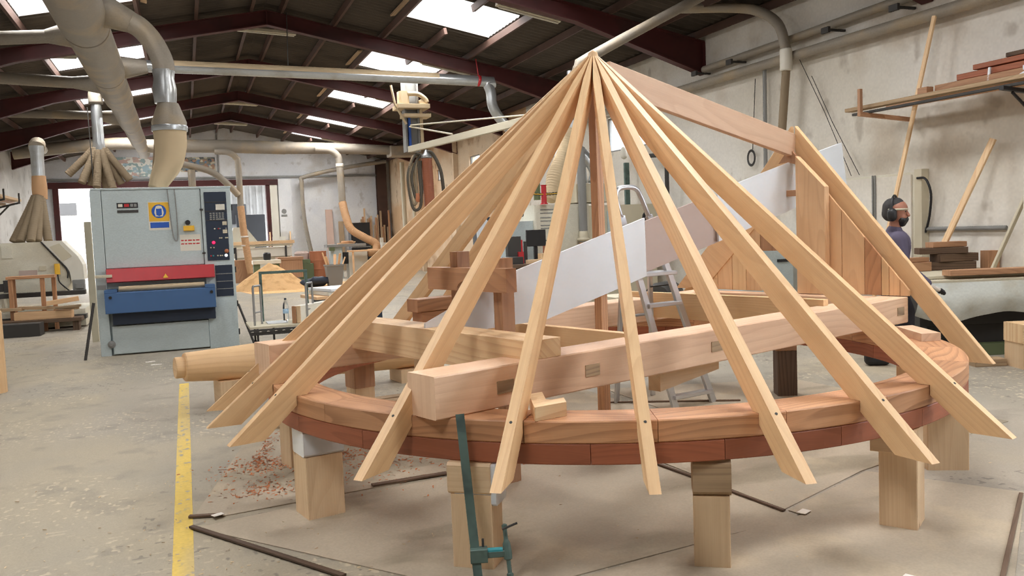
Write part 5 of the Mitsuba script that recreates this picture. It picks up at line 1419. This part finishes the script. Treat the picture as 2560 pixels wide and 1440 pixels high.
hr, hl = hand((.335, -.272, .80), 1), hand((.41, .20, .845), -1)
k = thing('person', 'person in purple-grey top, black ear defenders, mask and pale gloves by the right bench', 'person')
part(k, 'body', blob(bones(torso + arm_r + arm_l + leg_r + leg_l + hr + hl) + hbones(head), .016, 10), 'mat_skin', smooth=True)
part(k, 'shirt', blob(bones(torso + [((.135, 0, 1.25), .075, (.142, 0, 1.315), .062)] + arm_r + arm_l, .016), .02, 8), 'mat_cloth', 'purple-grey long sleeved top', smooth=True)
part(k, 'trousers', blob(bones([((.125, -.07, .90), .125, (.125, .07, .90), .125)] + [(leg_r[0]), (leg_r[1][0], leg_r[1][1], (-.12, -.09, .16), .055), leg_l[0], (leg_l[1][0], leg_l[1][1], (.30, .10, .14), .055)], .02), .025, 8), 'mat_cloth_dark', 'dark trousers', smooth=True)
for nm, a, b, top in (('boot', (-.15, -.09, .058), (-.01, -.11, .05), (-.14, -.09, .18)), ('boot', (.29, .10, .058), (.44, .09, .05), (.30, .10, .18))):
    part(k, nm, blob(bones([(a, .056, b, .048), (a, .056, top, .062)]), .02, 6), 'mat_black', 'black work boot', smooth=True)
for h in (hr, hl):
    part(k, 'glove', blob(bones(h, .005), .005, 4), 'mat_glove', 'pale work glove', smooth=True)
    kk = [x for x in scene if x.startswith(k + '__glove') and x.count('__') == 1][-1]
    part(kk, 'fingertips', blob(bones([b for i, b in enumerate(h[:16]) if i % 4 >= 2], .0072), .005, 3), 'mat_black', 'dark rubber finger coating', smooth=True)
part(k, 'hair', blob(hbones([((.125, 0, 1.56), .092, (.16, 0, 1.572), .084), ((.108, 0, 1.50), .082, (.122, 0, 1.55), .09)]), .014, 8), 'mat_hair', 'short dark grey hair', smooth=True)
part(k, 'mask', blob(hbones([((.226, -.026, 1.43), .040, (.226, .026, 1.43), .040), ((.215, 0, 1.405), .042, (.248, 0, 1.435), .030)]), .012, 6), 'mat_black', 'black face mask', smooth=True)
part(k, 'eye', blob(hbones([((.252, -.034, 1.515), .008, (.255, -.03, 1.515), .008), ((.252, .034, 1.515), .008, (.255, .03, 1.515), .008)]), .006, 2), 'mat_black', smooth=True)
for sd in (-1, 1):
    part(k, 'ear_defender', blob(hbones([((.15, .112 * sd, 1.465), .046, (.15, .112 * sd, 1.505), .046)]), .014, 6), 'mat_black', 'black ear defender', smooth=True)
part(k, 'headband', tube([QH(.148, .124 * math.cos(t), 1.52 + .155 * math.sin(t)) for t in np.linspace(0, math.pi, 20)], .011, 8), 'mat_black', smooth=True)
part(k, 'goggle_strap', tube([QH(.15 + .112 * math.cos(t), .104 * math.sin(t), 1.535) for t in np.linspace(-1.9, 1.9, 20)], .012, 6), 'mat_beige', 'pale goggle band', smooth=True)

# ------------------------------------------------------------------ bench and timber by the right wall
k = thing('saw_bench', 'dusty saw bench hung with a sagging pale plastic skirt at the right', 'bench')
part(k, 'table', rotz(bx(-.78, .78, -.55, .55, .80, .835, .008), -20, (7.95, 6.95)), 'mat_beige')
part(k, 'ledge', rotz(bx(-.82, .84, -.72, -.551, .77, .80, .006), -20, (7.95, 6.95)), 'mat_beige')
n = 26
V, F = [], []
for i in range(n + 1):
    t = i / n
    x = -.86 + 1.62 * t
    drop = .30 + .05 * math.sin(t * 9) + .07 * math.sin(t * 3.1 + .3)
    for j in range(9):
        q = j / 8
        V.append((x + .10 * q * (t - .4), -.725 - .05 * math.sin(q * 3.14) - .02 * math.sin(t * 26 + q * 2) * q, .775 - drop * q))
m = len(V)
V = V + [(a, b + .006, c) for a, b, c in V]
for i in range(n):
    for j in range(8):
        a = i * 9 + j
        F += [(a, a + 9, a + 10), (a, a + 10, a + 1), (m + a, m + a + 10, m + a + 9), (m + a, m + a + 1, m + a + 10)]
part(k, 'skirt', rotz((np.array(V), np.array(F)), -20, (7.95, 6.95)), bsdf('skirt_plastic', mikit.proc(rough_paint(S(214, 218, 212), S(196, 194, 180), 4.0, .8)), .5), 'pale plastic skirt', smooth=True)
part(k, 'skirt_fold', rotz(plate([(0, 0), (.22, .02), (.05, -.34), (-.1, -.30)], (.62, -.78, .76), (1, .2, 0), (0, 0, 1), .012), -20, (7.95, 6.95)), 'mat_offwhite')
part(k, 'frame', rotz(joint(bx(-.7, .7, -.45, .45, .30, .80), bx(-.6, .6, -.4, .4, .06, .30)), -20, (7.95, 6.95)), 'mat_dark')
part(k, 'floor_bar', rotz(bx(-.9, 1.0, -.62, -.5, .0, .12), -20, (7.95, 6.95)), 'mat_green')
obj('bench_plank', rotz(bx(-.50, .85, -.68, -.52, .838, .895), -20, (7.95, 6.95)), 'wood_brown', 'long brown plank lying on the front of the saw bench', 'plank')
for i, (x, y, z, l, w, h, d, mt) in enumerate(((-.55, .30, .837, .62, .25, .10, 10, 'wood_brown'), (-.50, .28, .939, .55, .12, .05, 14, 'wood_brown'), (.05, .36, .837, .50, .2, .09, -4, 'wood_dark'), (.10, .36, .929, .46, .2, .09, 6, 'wood_dark'),
                                                (-.05, .36, 1.021, .52, .18, .07, -8, 'wood_dark'), (.02, .38, 1.093, .40, .16, .06, 4, 'wood_brown'), (.48, .30, .837, .14, .14, .20, 5, 'wood_brown'))):
    obj('timber_offcut', rotz(rotz(bx(-l / 2, l / 2, -w / 2, w / 2, z, z + h), d, (x, y)), -20, (7.95, 6.95)), mt,
        ['thick brown block at the left of the pile on the saw bench', 'brown strip on the left block of the bench pile', 'lowest dark timber in the middle of the bench pile', 'second dark timber in the middle of the bench pile', 'third dark timber from below in the bench pile', 'brown timber topmost in the bench pile', 'upright brown block at the right end of the bench pile'][i], 'timber')
obj('leaning_pole', beam((8.12, 8.55, .0), (8.40, 7.72, 3.80), .055, .03, (1, 0, 0)), 'wood_pine', 'tall thin pale pole leaning on the white wall left of the worker', 'pole')
obj('leaning_pole', beam((8.05, 7.45, .838), (8.45, 6.98, 2.28), .075, .03, (1, 0, 0)), 'wood_pine', 'shorter pale board leaning on the wall behind the timber pile', 'board')
obj('leaning_pole', beam((8.15, 6.75, .838), (8.45, 6.45, 1.90), .03, .05, (1, 0, 0)), 'mat_beige', 'grey leaning strip by the right edge of the picture', 'strip')
obj('pale_panel', rotz(bx(-.45, .45, -.02, .02, .55, 1.75), -72, (8.42, 6.05)), 'mat_offwhite', 'pale panel standing against the wall at the right edge', 'panel')
k = thing('wall_cabinet', 'flat pale grey metal cupboard with double doors on the white wall behind the worker', 'cupboard')
part(k, 'body', bx(8.50, 8.6, 8.12, 10.1, .5, 2.0), 'machine_cream')
for y0, y1 in ((8.16, 8.76), (8.80, 9.42), (9.46, 10.06)):
    part(k, 'door', bx(8.475, 8.499, y0, y1, .55, 1.97), 'plaster_white')
for y in (8.78, 8.74, 9.44):
    part(k, 'edge_tube', tube([(8.465, y, .55), (8.465, y, 2.0)], .012, 8), 'mat_grey', smooth=True)
part(k, 'corner_post', bx(8.48, 8.6, 8.0, 8.115, .5, 2.03), 'mat_beige')
part(k, 'cable', tube([(8.46, 8.05, 1.92), (8.46, 7.92, 1.9), (8.48, 7.86, 1.72), (8.52, 7.92, 1.45), (8.54, 8.0, 1.25)], .014, 8, 6), 'mat_black', smooth=True)
k = thing('wall_shelf', 'rusty bracket shelf high on the right wall', 'shelf')
part(k, 'arm', joint(beam((8.58, 8.25, 2.66), (7.75, 8.25, 2.72), .05, .05), beam((7.77, 8.25, 2.70), (7.77, 8.25, 3.02), .045, .045)), 'wood_brown')
part(k, 'arm', beam((8.58, 6.35, 2.66), (7.80, 6.35, 2.72), .05, .04), 'mat_black')
part(k, 'strut', beam((8.56, 6.3, 2.18), (7.95, 6.35, 2.68), .025, .025), 'mat_black', 'black diagonal strut')
part(k, 'rail', beam((7.9, 8.5, 2.745), (7.9, 5.6, 2.745), .05, .03), 'mat_dark')
sh = [(7.92, 8.6, 5.7, 2.79, .13, .05, 'wood_old', 'long thin old board at the front edge of the wall shelf'), (8.2, 7.6, 5.6, 2.80, .36, .07, 'wood_ring', 'wide honey board lowest on the wall shelf'), (8.22, 7.4, 5.6, 2.875, .34, .07, 'wood_brown', 'brown board second from below on the wall shelf'),
      (8.25, 7.15, 5.6, 2.95, .3, .07, 'wood_red', 'red-brown board third from below on the wall shelf'), (8.26, 6.95, 5.7, 3.025, .3, .06, 'wood_red', 'shorter red board near the top of the wall shelf'), (8.3, 6.6, 5.8, 3.09, .26, .05, 'wood_dark', 'dark board topmost on the wall shelf'), (8.3, 8.3, 7.0, 2.80, .15, .06, 'wood_brown', 'narrow brown board towards the far end of the wall shelf'),
      (8.0, 7.55, 7.42, 2.84, .1, .12, 'wood_brown', 'small brown block on the far part of the wall shelf')]
for x, y0, y1, z, w, h, mt, lb in sh:
    obj('shelf_board', beam((x, y0, z + .02), (x, y1, z + .02), w, h - .006), mt, lb, 'board')
obj('plastic_wrap', joint(beam((8.06, 6.72, 2.83), (8.06, 6.70, 3.0), .02, .03), beam((8.05, 6.3, 2.92), (8.05, 5.7, 2.95), .03, .05), beam((8.05, 6.35, 2.84), (8.05, 6.25, 2.88), .03, .04)), 'mat_plastic_clear', 'strips of white plastic wrap round the boards on the wall shelf', 'wrap')
k = thing('block_stack', 'light brown packing blocks stacked on the floor at the right edge', 'blocks')
part(k, 'lower_block', rbx(7.42, 5.72, 0, .24, .34, .3, -20), 'wood_block')
part(k, 'upper_block', rbx(7.42, 5.72, .241, .42, .36, .3, -20), 'wood_pine')
obj('floor_block', rbx(7.15, 5.98, 0, .07, .3, .16, -20), 'wood_old', 'low brown block on the floor left of the packing blocks', 'block')
